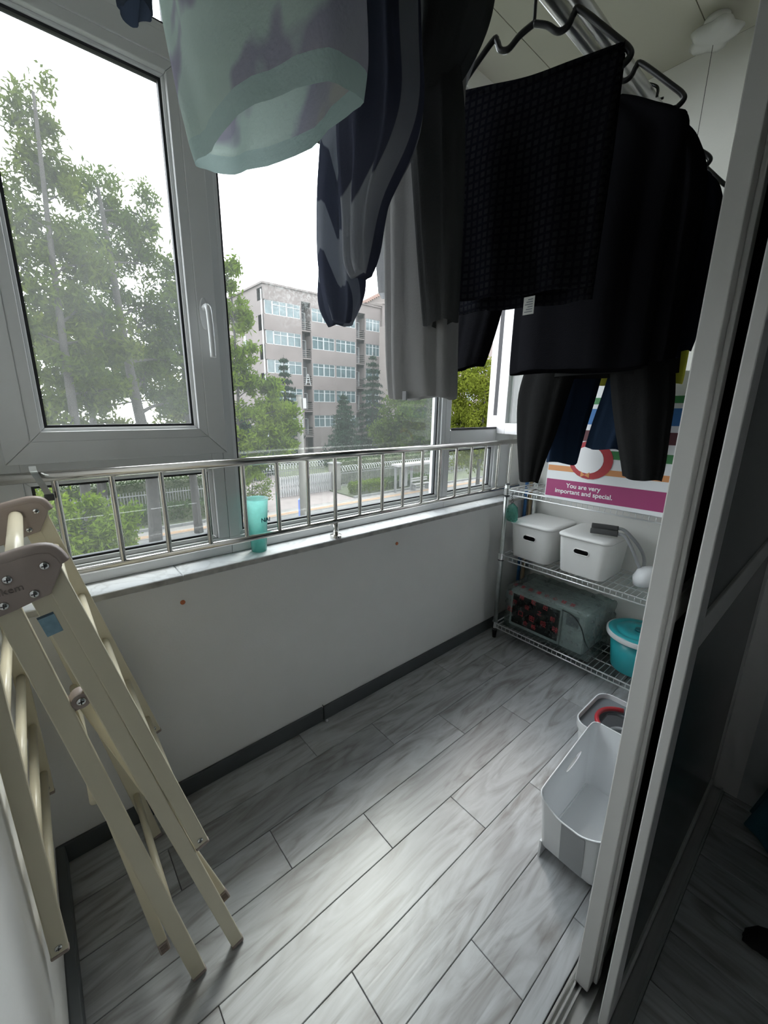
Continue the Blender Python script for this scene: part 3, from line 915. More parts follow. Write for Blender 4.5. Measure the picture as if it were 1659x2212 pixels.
# wrinkled film: a loose box of film around the oven
def wrinkled_box(x0, x1, y0, y1, z0, z1, amp, seed, nd=40):
    rg = np.random.default_rng(seed)
    ks = [(rg.normal(size=3)*rg.uniform(12, 95), rg.uniform(0, 6.28), rg.uniform(0.3, 1)) for _ in range(20)]
    def nz(p): return sum(a*math.sin(float(np.dot(k, p))+ph) for k, ph, a in ks)/5
    bm = bmesh.new()
    bmesh.ops.create_cube(bm, size=1)
    bmesh.ops.subdivide_edges(bm, edges=bm.edges, cuts=nd, use_grid_fill=True)
    bm.normal_update()
    cx, cy, cz = (x0+x1)/2, (y0+y1)/2, (z0+z1)/2
    for v in bm.verts:
        v.co = Vector((cx+v.co.x*(x1-x0), cy+v.co.y*(y1-y0), cz+v.co.z*(z1-z0)))
    for v in bm.verts:
        d = nz(v.co)
        sg = 1 if d > 0 else 0.35
        v.co += v.normal*amp*d*sg
        if v.co.z < z0-0.0: v.co.z = z0
    vs = [tuple(v.co) for v in bm.verts]; bm.verts.index_update()
    fs = [tuple(v.index for v in f.verts) for f in bm.faces]
    bm.free()
    m = MB(); m.add(vs, fs); return m
fl = wrinkled_box(1.979, 2.262, 0.700, 1.185, 0.0985, 0.352, 0.010, 3).build('film_wrap', 'wrap_film', smooth=True, label='crumpled clear plastic film with red printing wrapped round the microwave', cat='plastic film')
XF = 1.9625
for row, y0_, z, sz, st_ in (('去除取出', 1.165, 0.312, 0.030, 0.07), ('开袋之前', 1.135, 0.265, 0.030, 0.075), ('出口密吸味', 1.165, 0.212, 0.037, 0.068), ('合格', 1.06, 0.166, 0.030, 0.05)):
    for k_, ch in enumerate(row):
        textmesh('red_print', ch, sz, 'red_print', (XF, y0_-st_*k_, z-0.05*st_*k_), (0, -1, -0.07), (0, -0.07, 1), fl)
for k_, ch in enumerate('注意防潮小心轻放'):
    textmesh('red_print', ch, 0.026, 'red_print', (1.985, 1.155-0.047*k_, 0.3645), (0.0, -1, 0), (0.8, 0, 0.25), fl)

# teal lidded bucket
bk = empty('lidded_bucket', (2.12, 0.54, 0.0985), label='teal plastic bucket with lid at the right of the bottom shelf', cat='bucket')
c = (2.12, 0.535, 0.0985)
MB().lathe([(0.0001, 0), (0.098, 0), (0.102, 0.006), (0.122, 0.175), (0.118, 0.175), (0.098, 0.01), (0.0001, 0.008)], c, 48, cap=False).build('body', 'teal_plastic', bk, smooth=True)
MB().lathe([(0.118, 0.168), (0.140, 0.172), (0.143, 0.180), (0.141, 0.194), (0.130, 0.196), (0.118, 0.190)], c, 48, cap=False).build('rim_band', 'white_gloss', bk, autosmooth=True)
ld = MB().lathe([(0.134, 0.196), (0.128, 0.202), (0.108, 0.203), (0.104, 0.199), (0.096, 0.199), (0.092, 0.205), (0.05, 0.206), (0.046, 0.203), (0.0001, 0.203)], c, 48, cap=False).build('lid', 'teal_plastic', bk, smooth=True)
MB().lathe([(0.0001, 0.2032), (0.022, 0.2032), (0.02, 0.212), (0.0001, 0.213)], c, 24).build('lid_knob', 'teal_dark', ld, smooth=True)

# gift bag with coloured stripes
bag = empty('paper_bag', (2.02, 0.76, 0.912), label='striped paper gift bag with a magenta text band on the top shelf', cat='paper bag')
BX0, BX1, BY0, BY1, BZ0, BZ1 = 1.94, 2.10, 0.48, 1.005, 0.912, 1.49
b = MB()
R_ = []
for z, ins in ((BZ0, 0.0), (BZ0+0.25, 0.004), (BZ0+0.45, 0.012), (BZ1, 0.03)):
    R_.append([(BX0+ins, BY0, z), (BX1-ins, BY0, z), (BX1-ins, BY1-0.006*(z-BZ0), z), (BX0+ins, BY1-0.006*(z-BZ0), z)])
MB().rings(R_, cap0=True, cap1=False).build('body', 'paper_white', bag)
def bagx(z): 
    return BX0 + np.interp(z, (BZ0, BZ0+0.25, BZ0+0.45, BZ1), (0, 0.004, 0.012, 0.03))
def stripe(z0, z1, m, tilt=0.01):
    ps = []
    n = 10
    front = [(BY1-0.0005, 0), (BY0+0.0005, 1)]
    vs = []
    for i in range(n+1):
        y = BY1-0.004+(BY0-BY1+0.006)*i/n
        for z in (z0, z1):
            zz = z+tilt*i/n
            vs.append((bagx(zz)-0.0008, y, zz))
    fs = [(2*i, 2*i+1, 2*i+3, 2*i+2) for i in range(n)]
    o = MB(); o.add(vs, fs)
    o.add([(x+0.0006, y, z) for x, y, z in vs], [f[::-1] for f in fs])
    return o.build('printed_stripe', m, bag)
stripe(0.922, 1.006, 'print_magenta'); stripe(1.048, 1.074, 'print_orange'); stripe(1.122, 1.158, 'print_green')
stripe(1.196, 1.245, 'print_maroon'); stripe(1.271, 1.339, 'print_blue'); stripe(1.359, 1.387, 'print_green')
textmesh('printed_words', 'You are very', 0.030, 'print_white', (bagx(.97)-0.0016, 0.900, 0.974), (0, -1, 0.02), (0.012, 0.02, 1), bag, bold=0.00045, depth=0.0002)
textmesh('printed_words', 'important and special.', 0.030, 'print_white', (bagx(.94)-0.0016, 0.953, 0.944), (0, -1, 0.02), (0.012, 0.02, 1), bag, bold=0.00045, depth=0.0002)
def decal(name, pts, m, off):
    MB().prism([(bagx(z)-off, y, z) for y, z in pts], (0.0005, 0, 0)).build(name, m, bag)
def oval(cy, cz, a, b_, n=24, a0=0, a1=360):
    return [(cy+a*math.cos(math.radians(a0+(a1-a0)*k/n)), cz+b_*math.sin(math.radians(a0+(a1-a0)*k/n))) for k in range(n)]
decal('printed_shape', oval(0.805, 1.115, 0.098, 0.088), 'red_print', 0.0016)
decal('printed_shape', oval(0.815, 1.115, 0.068, 0.062), 'print_white', 0.0022)
decal('printed_bow', [(0.822, 1.045), (0.800, 1.060), (0.800, 1.034), (0.822, 1.043), (0.840, 1.034), (0.840, 1.060)], 'print_orange', 0.0028)

# pouch hooked under the top shelf, and sticks in the corner
pc = empty('hanging_pouch', (1.99, 1.19, 0.74), label='green tinted clear pouch hanging from black hook under top shelf', cat='pouch')
MB().path(smoothpath([(1.957, 1.196, 0.905), (1.952, 1.19, 0.90), (1.955, 1.196, 0.875), (1.955, 1.187, 0.862), (1.955, 1.200, 0.850), (1.955, 1.192, 0.838), (1.955, 1.186, 0.852), (1.955, 1.199, 0.866)]), 0.0018, 6).build('hook', 'black_plastic', pc, smooth=True)
pr = []
for z, a, b_ in ((0.838, 0.006, 0.004), (0.82, 0.028, 0.010), (0.78, 0.036, 0.016), (0.75, 0.034, 0.014), (0.735, 0.024, 0.006)):
    pr.append([(1.962+b_*math.cos(t)*(1+.2*math.sin(5*t)), 1.19+a*math.sin(t)*(1+.1*math.sin(7*t+z*90)), z) for t in [2*math.pi*k/28 for k in range(28)]])
MB().rings(pr).build('film_bag', 'pouch_film', pc, smooth=True)
mat('pale_wood', (0.55, 0.42, 0.26), 0.6, var=0.1, stretch=(1, 1, .2))
MB().path([(2.292-0.006, 1.268, 0.0), (2.285, 1.272, 1.02)], 0.011, 12).build('wooden_stick', 'pale_wood', smooth=True, label='pale wooden stick standing in the corner behind the wire shelf', cat='stick')
MB().path([(2.262, 1.285, 0.0), (2.262, 1.290, 0.98)], 0.010, 12).build('blue_stick', 'print_blue', smooth=True, label='blue plastic stick standing in the corner behind the wire shelf', cat='stick')

# ================================================================ LAUNDRY BASKET AND PAIL ON THE FLOOR
bas = empty('laundry_basket', (1.18, 0.325, 0), label='slim white laundry basket with scooped front beside the sliding door', cat='laundry basket')
LX0, LX1, LY0, LY1 = 0.985, 1.352, 0.232, 0.425
def rimz(x, y):
    f = (x-LX0)/(LX1-LX0)
    side = 0.243+0.048*min(1, max(0, f)*1.15)
    # front dips between the long sides
    mid = abs((y-(LY0+LY1)/2)/((LY1-LY0)/2))
    dip = 0.203+0.04*max(0, (mid-0.25)/0.75)**1.5
    k = max(0.0, 1-f/0.16)
    if k > 0:
        k = k*k*(3-2*k)
        return side*(1-k)+dip*k
    return side
def basket_ring(ins, zf, z0):
    pts = []
    for p in rrect(LX0+ins, LX1-ins, LY0+ins*0.6, LY1-ins*0.6, 0, 0.022, 5):
        pts.append(p)
    # densify straight runs
    out = []
    n = len(pts)
    for i in range(n):
        a, c2 = Vector(pts[i]), Vector(pts[(i+1) % n])
        m = max(1, int((c2-a).length/0.012))
        for j in range(m): out.append(a+(c2-a)*j/m)
    return out
def mkring(template, ins, f, z0):
    res = []
    cx, cy = (LX0+LX1)/2, (LY0+LY1)/2
    for p in template:
        x = cx+(p.x-cx)*(1-ins/(LX1-LX0)*2); y = cy+(p.y-cy)*(1-ins*0.7/(LY1-LY0)*2)
        res.append((x, y, z0+(rimz(p.x, p.y)-z0)*f))
    return res
tmpl = basket_ring(0, 0, 0)
R_ = [mkring(tmpl, 0.024, 0, 0.046), mkring(tmpl, 0.020, 0.03, 0.046), mkring(tmpl, 0.012, 0.45, 0.046), mkring(tmpl, 0.004, 0.9, 0.046), mkring(tmpl, 0.0, 1.0, 0.046),
      mkring(tmpl, 0.0035, 1.0, 0.046), mkring(tmpl, 0.0075, 0.9, 0.046), mkring(tmpl, 0.0155, 0.45, 0.046), mkring(tmpl, 0.024, 0.04, 0.046)]
body = MB().rings(R_).build('body', 'white_gloss', bas)
# grip slot in the long window-side wall
pts = []
for k in range(20):
    a = 2*math.pi*k/20
    pts.append((1.205+0.052*math.cos(a), 0.39, 0.218+0.0125*math.sin(a)+0.12*0.052*math.cos(a)))
boolcut(body, MB().prism(pts, (0, 0.06, 0)))
for p in body.data.polygons: p.use_smooth = True
bm = bmesh.new(); bm.from_mesh(body.data)
for e in bm.edges:
    if len(e.link_faces) == 2 and e.calc_face_angle(0) > math.radians(35): e.smooth = False
bm.to_mesh(body.data); bm.free()
rp = [Vector(p) for p in mkring(tmpl, 0.0016, 1.0, 0.046)]
MB().path(rp+[rp[0]], 0.0028, 6).build('rolled_rim', 'white_gloss', body, smooth=True)
fr = []
for y in (0.288, 0.3505):
    pass
vs = []
for i, f in enumerate((0.02, 0.3, 0.6, 0.97)):
    for y in (0.283, 0.349):
        ins = 0.022*(1-f)
        vs.append((LX0+ins-0.0016, y, 0.046+(0.207-0.046)*f))
MB().add(vs, [(2*i, 2*i+2, 2*i+3, 2*i+1) for i in range(3)]).build('front_panel', 'grey_plastic', bas)
for y0_, y1_ in ((LY0+0.014, LY0+0.021), (LY1-0.021, LY1-0.014)):
    MB().prism([(LX0+0.02, y0_, 0.06), (LX0+0.018, y0_, 0.0), (LX0+0.075, y0_, 0.0), (LX0+0.10, y0_, 0.048), (LX1-0.10, y0_, 0.048), (LX1-0.08, y0_, 0), (LX1-0.02, y0_, 0), (LX1-0.02, y0_, 0.06)], (0, y1_-y0_, 0)).build('side_skirt', 'white_gloss', bas, bevel=0.0015)

pail = empty('mop_pail', (1.49, 0.37, 0), label='white square pail with grey collar and red arc handle behind the laundry basket', cat='pail')
PX0, PX1, PY0, PY1, PZ = 1.366, 1.62, 0.24, 0.502, 0.235
R_ = [rrect(PX0+0.02, PX1-0.02, PY0+0.02, PY1-0.02, 0.0, 0.035), rrect(PX0+0.008, PX1-0.008, PY0+0.008, PY1-0.008, PZ*0.8, 0.045), rrect(PX0+0.006, PX1-0.006, PY0+0.006, PY1-0.006, PZ*0.82, 0.05),
      rrect(PX0, PX1, PY0, PY1, PZ*0.88, 0.05), rrect(PX0, PX1, PY0, PY1, PZ, 0.05), rrect(PX0+0.004, PX1-0.004, PY0+0.004, PY1-0.004, PZ, 0.047), rrect(PX0+0.006, PX1-0.006, PY0+0.006, PY1-0.006, PZ-0.02, 0.045), rrect(PX0+0.028, PX1-0.028, PY0+0.028, PY1-0.028, 0.006, 0.03)]
MB().rings(R_).build('body', 'white_gloss', pail, autosmooth=True)
out = rrect(PX0+0.0065, PX1-0.0065, PY0+0.0065, PY1-0.0065, PZ-0.018, 0.045)
pcx, pcy = (PX0+PX1)/2, (PY0+PY1)/2
inn = []
for p in out:
    a = math.atan2(p[1]-pcy, p[0]-pcx)
    inn.append((pcx+0.082*math.cos(a), pcy+0.082*math.sin(a), PZ-0.026))
MB().rings([out, inn, [(x, y, z-0.01) for x, y, z in inn]], cap0=False, cap1=False).build('collar', 'slate_plastic', pail)
MB().path([(pcx+0.088*math.cos(a), pcy+0.088*math.sin(a), PZ-0.012) for a in [math.radians(20+200*k/20) for k in range(21)]], 0.0085, 10).build('red_handle', 'red_plastic', pail, smooth=True)
MB().path([(pcx+0.06*math.cos(a), pcy+0.05*math.sin(a), PZ-0.07) for a in [2*math.pi*k/24 for k in range(25)]], 0.006, 8).build('inner_ring', 'white_gloss', pail, smooth=True)

# bed corner and slipper in the dark room
bed = empty('bed', (1.62, -1.0, 0), label='bed with teal blue cover hanging to the floor in the dark room', cat='bed')
MB().box(1.54, 1.70, -1.9, -0.08, 0.07, 0.42).build('base', 'room_wall', bed, bevel=0.02)
R_ = []
tm = [(1.53, -1.92), (1.715, -1.92), (1.715, -0.06), (1.53, -0.06)]
def drape(z, out_, seed=0):
    pts = []
    n = 30
    for i in range(4):
        a, c2 = Vector(tm[i]), Vector(tm[(i+1) % 4])
        nn = Vector(((c2-a).y, -(c2-a).x)).normalized()
        for j in range(n):
            p = a+(c2-a)*j/n
            w = math.sin(j*1.1+i*2)*0.5+math.sin(j*0.45+i)*0.5
            q = p+nn*(out_*(0.6+0.5*w))
            pts.append((min(q.x, 1.722), q.y, z+0.01*w*(1 if z < 0.3 else 0)))
    return pts
MB().rings([drape(0.055, 0.07), drape(0.2, 0.04), drape(0.44, 0.01), [(1.622+(p[0]-1.622)*0.96, -0.98+(p[1]+0.98)*0.98, 0.46) for p in drape(0.46, 0.0)]], cap0=False).build('cover', 'bed_teal', bed, smooth=True)
sl = []
for f, w, h in ((0, 0.02, 0.012), (0.08, 0.036, 0.03), (0.3, 0.043, 0.045), (0.5, 0.040, 0.05), (0.62, 0.036, 0.02), (0.85, 0.036, 0.018), (1, 0.018, 0.014)):
    x = 1.235-0.0*f; y = -0.045-0.26*f
    sl.append([(x+0.08*f+w*math.cos(t), y, max(0.0, h*0.5+h*0.5*math.sin(t))) for t in [2*math.pi*k/16 for k in range(16)]])
sp = empty('slipper', (1.27, -0.17, 0), label='black slipper lying on the dark room floor', cat='slipper')
MB().rings(sl).build('upper', 'fur_black', sp, smooth=True)
MB().prism([(1.235+0.04*math.cos(t)+0.08*(0.5-0.5*math.sin(t)), -0.175+0.132*math.sin(t), 0.0005) for t in [2*math.pi*k/24 for k in range(24)]], (0, 0, 0.008)).build('sole', 'black_plastic', sp)

# ================================================================ LAUNDRY ON THE CEILING RACK
def stripes(angle, scale, c0, c1, dist=2.0):
    def pat(nt, co):
        mp = nt.nodes.new('ShaderNodeMapping')
        mp.inputs['Rotation'].default_value = angle
        nt.links.new(co, mp.inputs[0])
        w = nt.nodes.new('ShaderNodeTexWave')
        w.inputs['Scale'].default_value = scale
        w.inputs['Distortion'].default_value = dist
        w.inputs['Detail'].default_value = 1
        w.inputs['Detail Scale'].default_value = 0.6
        nt.links.new(mp.outputs[0], w.inputs['Vector'])
        return ramp(nt, w.outputs['Fac'], [(0.0, c0), (0.47, c0), (0.53, c1), (1.0, c1)])
    return pat
def mintpat(nt, co):
    n = nt.nodes.new('ShaderNodeTexNoise')
    n.inputs['Scale'].default_value = 5.0
    n.inputs['Detail'].default_value = 3
    nt.links.new(co, n.inputs['Vector'])
    return ramp(nt, n.outputs['Fac'], [(0.0, (0.60, 0.72, 0.66)), (0.50, (0.62, 0.73, 0.68)), (0.535, (0.44, 0.42, 0.52)), (0.62, (0.50, 0.48, 0.55)), (0.66, (0.62, 0.60, 0.55)), (0.74, (0.60, 0.72, 0.66))])
def checkpat(nt, co):
    sp_ = nt.nodes.new('ShaderNodeSeparateXYZ')
    nt.links.new(co, sp_.inputs[0])
    cb_ = nt.nodes.new('ShaderNodeCombineXYZ')
    nt.links.new(sp_.outputs['Y'], cb_.inputs[0])
    nt.links.new(sp_.outputs['Z'], cb_.inputs[1])
    br = nt.nodes.new('ShaderNodeTexBrick')
    br.offset = 0.0; br.squash = 1.0
    br.inputs['Scale'].default_value = 30
    br.inputs['Brick Width'].default_value = 0.5
    br.inputs['Row Height'].default_value = 0.5
    br.inputs['Mortar Size'].default_value = 0.12
    br.inputs['Mortar Smooth'].default_value = 0.5
    br.inputs['Color1'].default_value = (0.018, 0.0185, 0.022, 1)
    br.inputs['Color2'].default_value = (0.024, 0.0245, 0.028, 1)
    br.inputs['Mortar'].default_value = (0.010, 0.0105, 0.015, 1)
    nt.links.new(cb_.outputs[0], br.inputs['Vector'])
    return br.outputs['Color']
cloth('cloth_mint', (0.62, 0.73, 0.68), 0.42, bump=0.5, bscale=160, pattern=mintpat)
cloth('cloth_mint_plain', (0.55, 0.68, 0.66), 0.35, bump=0.5, bscale=160)
cloth('cloth_navy', (0.05, 0.06, 0.085), 0.25, tcol=(0.06, 0.08, 0.12))
cloth('cloth_stripe', (0.2, 0.2, 0.24), 0.5, pattern=stripes((0.25, 0, 0), 5.0, (0.085, 0.09, 0.13), (0.34, 0.35, 0.38)))
cloth('cloth_stripe2', (0.2, 0.2, 0.24), 0.5, pattern=stripes((-0.35, 0.3, 0), 6.0, (0.10, 0.11, 0.155), (0.36, 0.38, 0.43)))
cloth('cloth_lightgrey', (0.55, 0.55, 0.57), 0.4)
cloth('cloth_grey', (0.36, 0.355, 0.35), 0.45)
cloth('cloth_darkgrey', (0.07, 0.072, 0.074), 0.2)
cloth('cloth_towel', (0.02, 0.02, 0.025), 0.05, bump=0.8, bscale=300, pattern=checkpat)
cloth('cloth_black', (0.010, 0.010, 0.012), 0.05, bump=0.3)
cloth('cloth_blacknavy', (0.014, 0.016, 0.026), 0.08)
cloth('cloth_trouser', (0.016, 0.016, 0.016), 0.05)
cloth('cloth_navytrouser', (0.018, 0.03, 0.055), 0.10)
cloth('cloth_yellow', (0.42, 0.42, 0.06), 0.3)

def loftpts(R_, n=44, sub=6, fold=0.06, kf=7, seed=1, ex=2.4, wander=1.5):
    """R_: (cx, cy, cz, a(y), b(x), yaw, tilt along u) -> list of rings"""
    rg = random.Random(seed)
    ph = [rg.uniform(0, 6.28) for _ in range(4)]
    keys = np.array([list(r)+[0]*(7-len(r)) for r in R_], float)
    T = len(keys)
    out = []
    for i in range(T-1):
        for j in range(sub+(1 if i == T-2 else 0)):
            t = j/sub
            p0 = keys[max(i-1, 0)]; p1 = keys[i]; p2 = keys[i+1]; p3 = keys[min(i+2, T-1)]
            q = 0.5*((2*p1)+(p2-p0)*t+(2*p0-5*p1+4*p2-p3)*t*t+(-p0+3*p1-3*p2+p3)*t**3)
            cx, cy, cz, a, b_, yaw, tilt = q
            u = (-math.sin(yaw), math.cos(yaw)); v = (math.cos(yaw), math.sin(yaw))
            g = (i+t)/(T-1)
            ring = []
            for k in range(n):
                th_ = 2*math.pi*k/n
                cu = math.copysign(abs(math.cos(th_))**(2/ex), math.cos(th_)); sv = math.copysign(abs(math.sin(th_))**(2/ex), math.sin(th_))
                w = fold*(math.sin(kf*th_+ph[0]+wander*g)+0.6*math.sin((kf-3)*th_+ph[1]-wander*1.7*g)+0.35*math.sin((2*kf+1)*th_+ph[2]))
                bb_ = b_*(1+2.2*w); aa = a*(1+0.35*w)
                ring.append((cx+u[0]*cu*aa+v[0]*sv*bb_, cy+u[1]*cu*aa+v[1]*sv*bb_, cz+tilt*cu*a+0.004*math.sin(3*th_+ph[3])))
            out.append(ring)
    return out
def loft(name, R_, m, parent, cap0=True, cap1=False, **kw):
    return MB().rings(loftpts(R_, **kw), cap0, cap1).build(name, m, parent, smooth=True)

PY, PZ_ = 0.65, 2.25
dr_ = empty('ceiling_drying_rail', (1.0, PY, PZ_), label='pair of brushed metal clothes poles hung under the balcony ceiling', cat='clothes rail')
for yy, zz in ((PY-0.022, PZ_), (PY+0.024, PZ_+0.006)):
    MB().tube((0.0, yy, zz), (2.1, yy, zz), 0.0175, n=20).build('pole', 'aluminium', dr_, smooth=True)
for x in (0.15, 0.9):
    MB().box(x-0.012, x+0.012, PY-0.05, PY+0.05, PZ_+0.024, PZ_+0.04).build('crossbar', 'aluminium', dr_)
    for yy in (PY-0.045, PY+0.045):
        MB().tube((x, yy, PZ_+0.04), (x, yy, ZC-0.03), 0.002, n=6).build('cable', 'steel', dr_)
    MB().box(x-0.03, x+0.03, PY-0.07, PY+0.07, ZC-0.03, ZC-0.0005).build('ceiling_bracket', 'aluminium', dr_, bevel=0.004)

def hanger(x, yc, zt, hw, label, yaw=0.0, tilt=0.0, m='black_plastic', grp='black plastic clothes hangers'):
    """notched plastic hanger; zt: height of the shoulder junction, hook goes over the pole"""
    h = empty('clothes_hanger', (x, yc, zt), label=label, cat='hanger', group=None)
    def P(s, z): return (x-math.sin(yaw)*s, yc+math.cos(yaw)*s, zt+z+tilt*s)
    arms = []
    for sg in (-1, 1):
        arms.append(smoothpath([P(0, 0.0), P(sg*0.03, -0.012), P(sg*0.055, -0.030), P(sg*0.075, -0.026), P(sg*0.085, -0.008), P(sg*0.098, -0.006), P(sg*(hw-0.03), -0.075), P(sg*(hw-0.006), -0.098), P(sg*hw, -0.112), P(sg*(hw-0.012), -0.124)], 5))
    for a in arms: MB().path(a, 0.0066, 8).build('arm', m, h, smooth=True)
    MB().path(smoothpath([P(-(hw-0.012), -0.124), P(0, -0.128), P(hw-0.012, -0.124)], 4), 0.006, 8).build('trouser_bar', m, h, smooth=True)
    top = PZ_+0.030-zt
    MB().path(smoothpath([P(0, 0), P(0, 0.025), P(0.004, top-0.05), P(0.03, top-0.01), P(0.0, top+0.002), P(-0.035, top-0.02), P(-0.038, top-0.045)], 6), 0.0038, 8).build('hook', m, h, smooth=True)
    return h

# navy garment at the top left, only its lower hem hangs into view
g = empty('navy_garment', (0.27, 0.85, 2.0), label='dark navy garment whose sleeve hangs before the top of the left window', cat='garment')
loft('body', [(0.27, 0.68, 2.27, 0.03, 0.02), (0.27, 0.70, 2.24, 0.18, 0.035), (0.272, 0.74, 2.15, 0.19, 0.04), (0.275, 0.77, 2.09, 0.17, 0.035)], 'cloth_navy', g, seed=2)
loft('sleeve', [(0.262, 0.90, 2.24, 0.05, 0.035), (0.258, 0.97, 2.15, 0.055, 0.03), (0.258, 0.985, 2.06, 0.045, 0.026), (0.259, 0.99, 2.005, 0.032, 0.022, 0.3)], 'cloth_navy', g, seed=3)
loft('sleeve', [(0.285, 0.84, 2.22, 0.05, 0.03), (0.288, 0.875, 2.1, 0.05, 0.03), (0.29, 0.89, 2.015, 0.036, 0.024)], 'cloth_navy', g, seed=4)

g = empty('mint_sweater', (0.305, 0.64, 1.69), label='pale mint sweater with lilac print hanging nearest the left window sash', cat='sweater')
mr_ = loftpts([(0.305, 0.65, 2.262, 0.04, 0.02), (0.305, 0.65, 2.23, 0.20, 0.04), (0.302, 0.655, 2.10, 0.245, 0.05), (0.300, 0.648, 1.96, 0.225, 0.052, 0.05), (0.302, 0.625, 1.83, 0.19, 0.052, 0.12), (0.305, 0.602, 1.735, 0.163, 0.048, 0.22), (0.306, 0.600, 1.710, 0.157, 0.046, 0.24), (0.306, 0.598, 1.683, 0.151, 0.042, 0.24)], fold=0.05, kf=6, seed=12, sub=7)
MB().rings(mr_[:-7], True, False).build('body', 'cloth_mint', g, smooth=True)
MB().rings(mr_[-8:], False, False).build('hem_band', 'cloth_mint_plain', g, smooth=True)

g = empty('striped_pyjama_trousers', (0.52, 0.68, 1.5), label='navy and grey striped pyjama trousers hanging right of the mint sweater', cat='trousers')
loft('waist', [(0.515, 0.65, 2.262, 0.05, 0.02), (0.515, 0.65, 2.22, 0.085, 0.03), (0.515, 0.66, 2.05, 0.095, 0.04), (0.515, 0.665, 1.95, 0.10, 0.045), (0.515, 0.67, 1.90, 0.095, 0.045)], 'cloth_stripe', g, seed=21, fold=0.08)
loft('leg', [(0.535, 0.72, 1.98, 0.06, 0.03), (0.54, 0.745, 1.86, 0.056, 0.03), (0.54, 0.768, 1.75, 0.052, 0.028), (0.54, 0.775, 1.62, 0.054, 0.03), (0.54, 0.772, 1.55, 0.056, 0.028), (0.54, 0.77, 1.505, 0.034, 0.018)], 'cloth_stripe2', g, cap1=True, seed=22, fold=0.13, kf=5, wander=4)
loft('leg', [(0.50, 0.615, 1.98, 0.075, 0.04), (0.50, 0.605, 1.86, 0.078, 0.042), (0.50, 0.60, 1.775, 0.080, 0.044), (0.503, 0.612, 1.725, 0.070, 0.04), (0.508, 0.645, 1.67, 0.045, 0.03), (0.512, 0.662, 1.60, 0.036, 0.024), (0.512, 0.662, 1.57, 0.024, 0.015)], 'cloth_stripe', g, cap1=True, seed=23, fold=0.07)

g = empty('light_grey_shirt', (0.78, 0.8, 1.6), label='pale grey thin shirt hanging behind the long grey trousers', cat='shirt')
loft('body', [(0.76, 0.66, 2.262, 0.05, 0.02), (0.765, 0.70, 2.22, 0.16, 0.03), (0.77, 0.77, 2.05, 0.15, 0.035), (0.775, 0.83, 1.88, 0.105, 0.03), (0.775, 0.845, 1.78, 0.09, 0.028), (0.775, 0.84, 1.62, 0.075, 0.025)], 'cloth_lightgrey', g, seed=31, fold=0.12, kf=9)

g = empty('grey_trousers', (0.70, 0.69, 1.35), label='long grey trousers hanging in the middle of the window', cat='trousers')
loft('leg', [(0.70, 0.66, 2.262, 0.05, 0.02), (0.70, 0.68, 2.2, 0.09, 0.03), (0.70, 0.70, 2.0, 0.095, 0.032), (0.70, 0.707, 1.8, 0.098, 0.034), (0.70, 0.70, 1.6, 0.099, 0.034), (0.70, 0.695, 1.45, 0.098, 0.034), (0.70, 0.69, 1.375, 0.097, 0.032), (0.70, 0.69, 1.357, 0.095, 0.030)], 'cloth_grey', g, seed=33, fold=0.10, kf=8, sub=7)
MB().box(0.664, 0.668, 0.697, 0.709, 1.352, 1.372).build('hem_loop', 'cloth_lightgrey', g)

g = empty('dark_grey_hoodie', (0.66, 0.62, 1.9), label='dark grey hoodie bunched up at the top beside the long grey trousers', cat='hoodie')
loft('body', [(0.655, 0.64, 2.262, 0.05, 0.02), (0.655, 0.63, 2.2, 0.10, 0.035), (0.655, 0.607, 2.06, 0.085, 0.05), (0.655, 0.605, 1.985, 0.082, 0.048), (0.655, 0.612, 1.94, 0.066, 0.045), (0.655, 0.635, 1.905, 0.058, 0.035), (0.655, 0.64, 1.888, 0.045, 0.02)], 'cloth_darkgrey', g, cap1=True, seed=41, fold=0.10, kf=5)
loft('sleeve', [(0.658, 0.645, 1.93, 0.06, 0.024), (0.66, 0.632, 1.85, 0.062, 0.026), (0.662, 0.622, 1.75, 0.058, 0.026), (0.664, 0.612, 1.62, 0.050, 0.024), (0.664, 0.602, 1.50, 0.04, 0.02)], 'cloth_darkgrey', g, seed=42, fold=0.06)

# checked towel over its hanger
TY = 0.26
hanger(0.992, 0.662, 2.165, 0.205, 'black notched hanger carrying the checked towel', yaw=0.24, tilt=0.11)
tw = empty('checked_towel', (0.995, 0.665, 1.6), label='dark checked towel folded over a black hanger', cat='towel')
def towel_sheet(side, zb, seed, w=0.196):
    rg = random.Random(seed); ph = rg.uniform(0, 6)
    vs = []; nu, nv = 30, 26
    yaw = 0.24
    for j in range(nv+1):
        f = j/nv
        for i in range(nu+1):
            s = -w+2*w*i/nu
            zt = 2.055+0.12*s+0.012*(abs(s)/w)
            z = zt+(zb+0.03*s*0.6-zt)*f
            o_ = side*(0.006+0.020*min(1, f*3))+0.010*math.sin(9*s/w+ph+2*f)*f+0.006*math.sin(23*s+ph*2)*f
            sx = s*(1-0.02*f)
            vs.append((0.992-math.sin(yaw)*sx+math.cos(yaw)*o_, 0.665+math.cos(yaw)*sx+math.sin(yaw)*o_, z))
    fs = [(j*(nu+1)+i, j*(nu+1)+i+1, (j+1)*(nu+1)+i+1, (j+1)*(nu+1)+i) for j in range(nv) for i in range(nu)]
    return vs, fs
for side, zb, nm in ((-1, 1.612, 'front_half'), (1, 1.592, 'back_half')):
    v_, f_ = towel_sheet(side, zb, 5+side)
    o = MB().add(v_, f_).build(nm, 'cloth_towel', tw, smooth=True)
    sd_ = o.modifiers.new('thick', 'SOLIDIFY'); sd_.thickness = 0.005
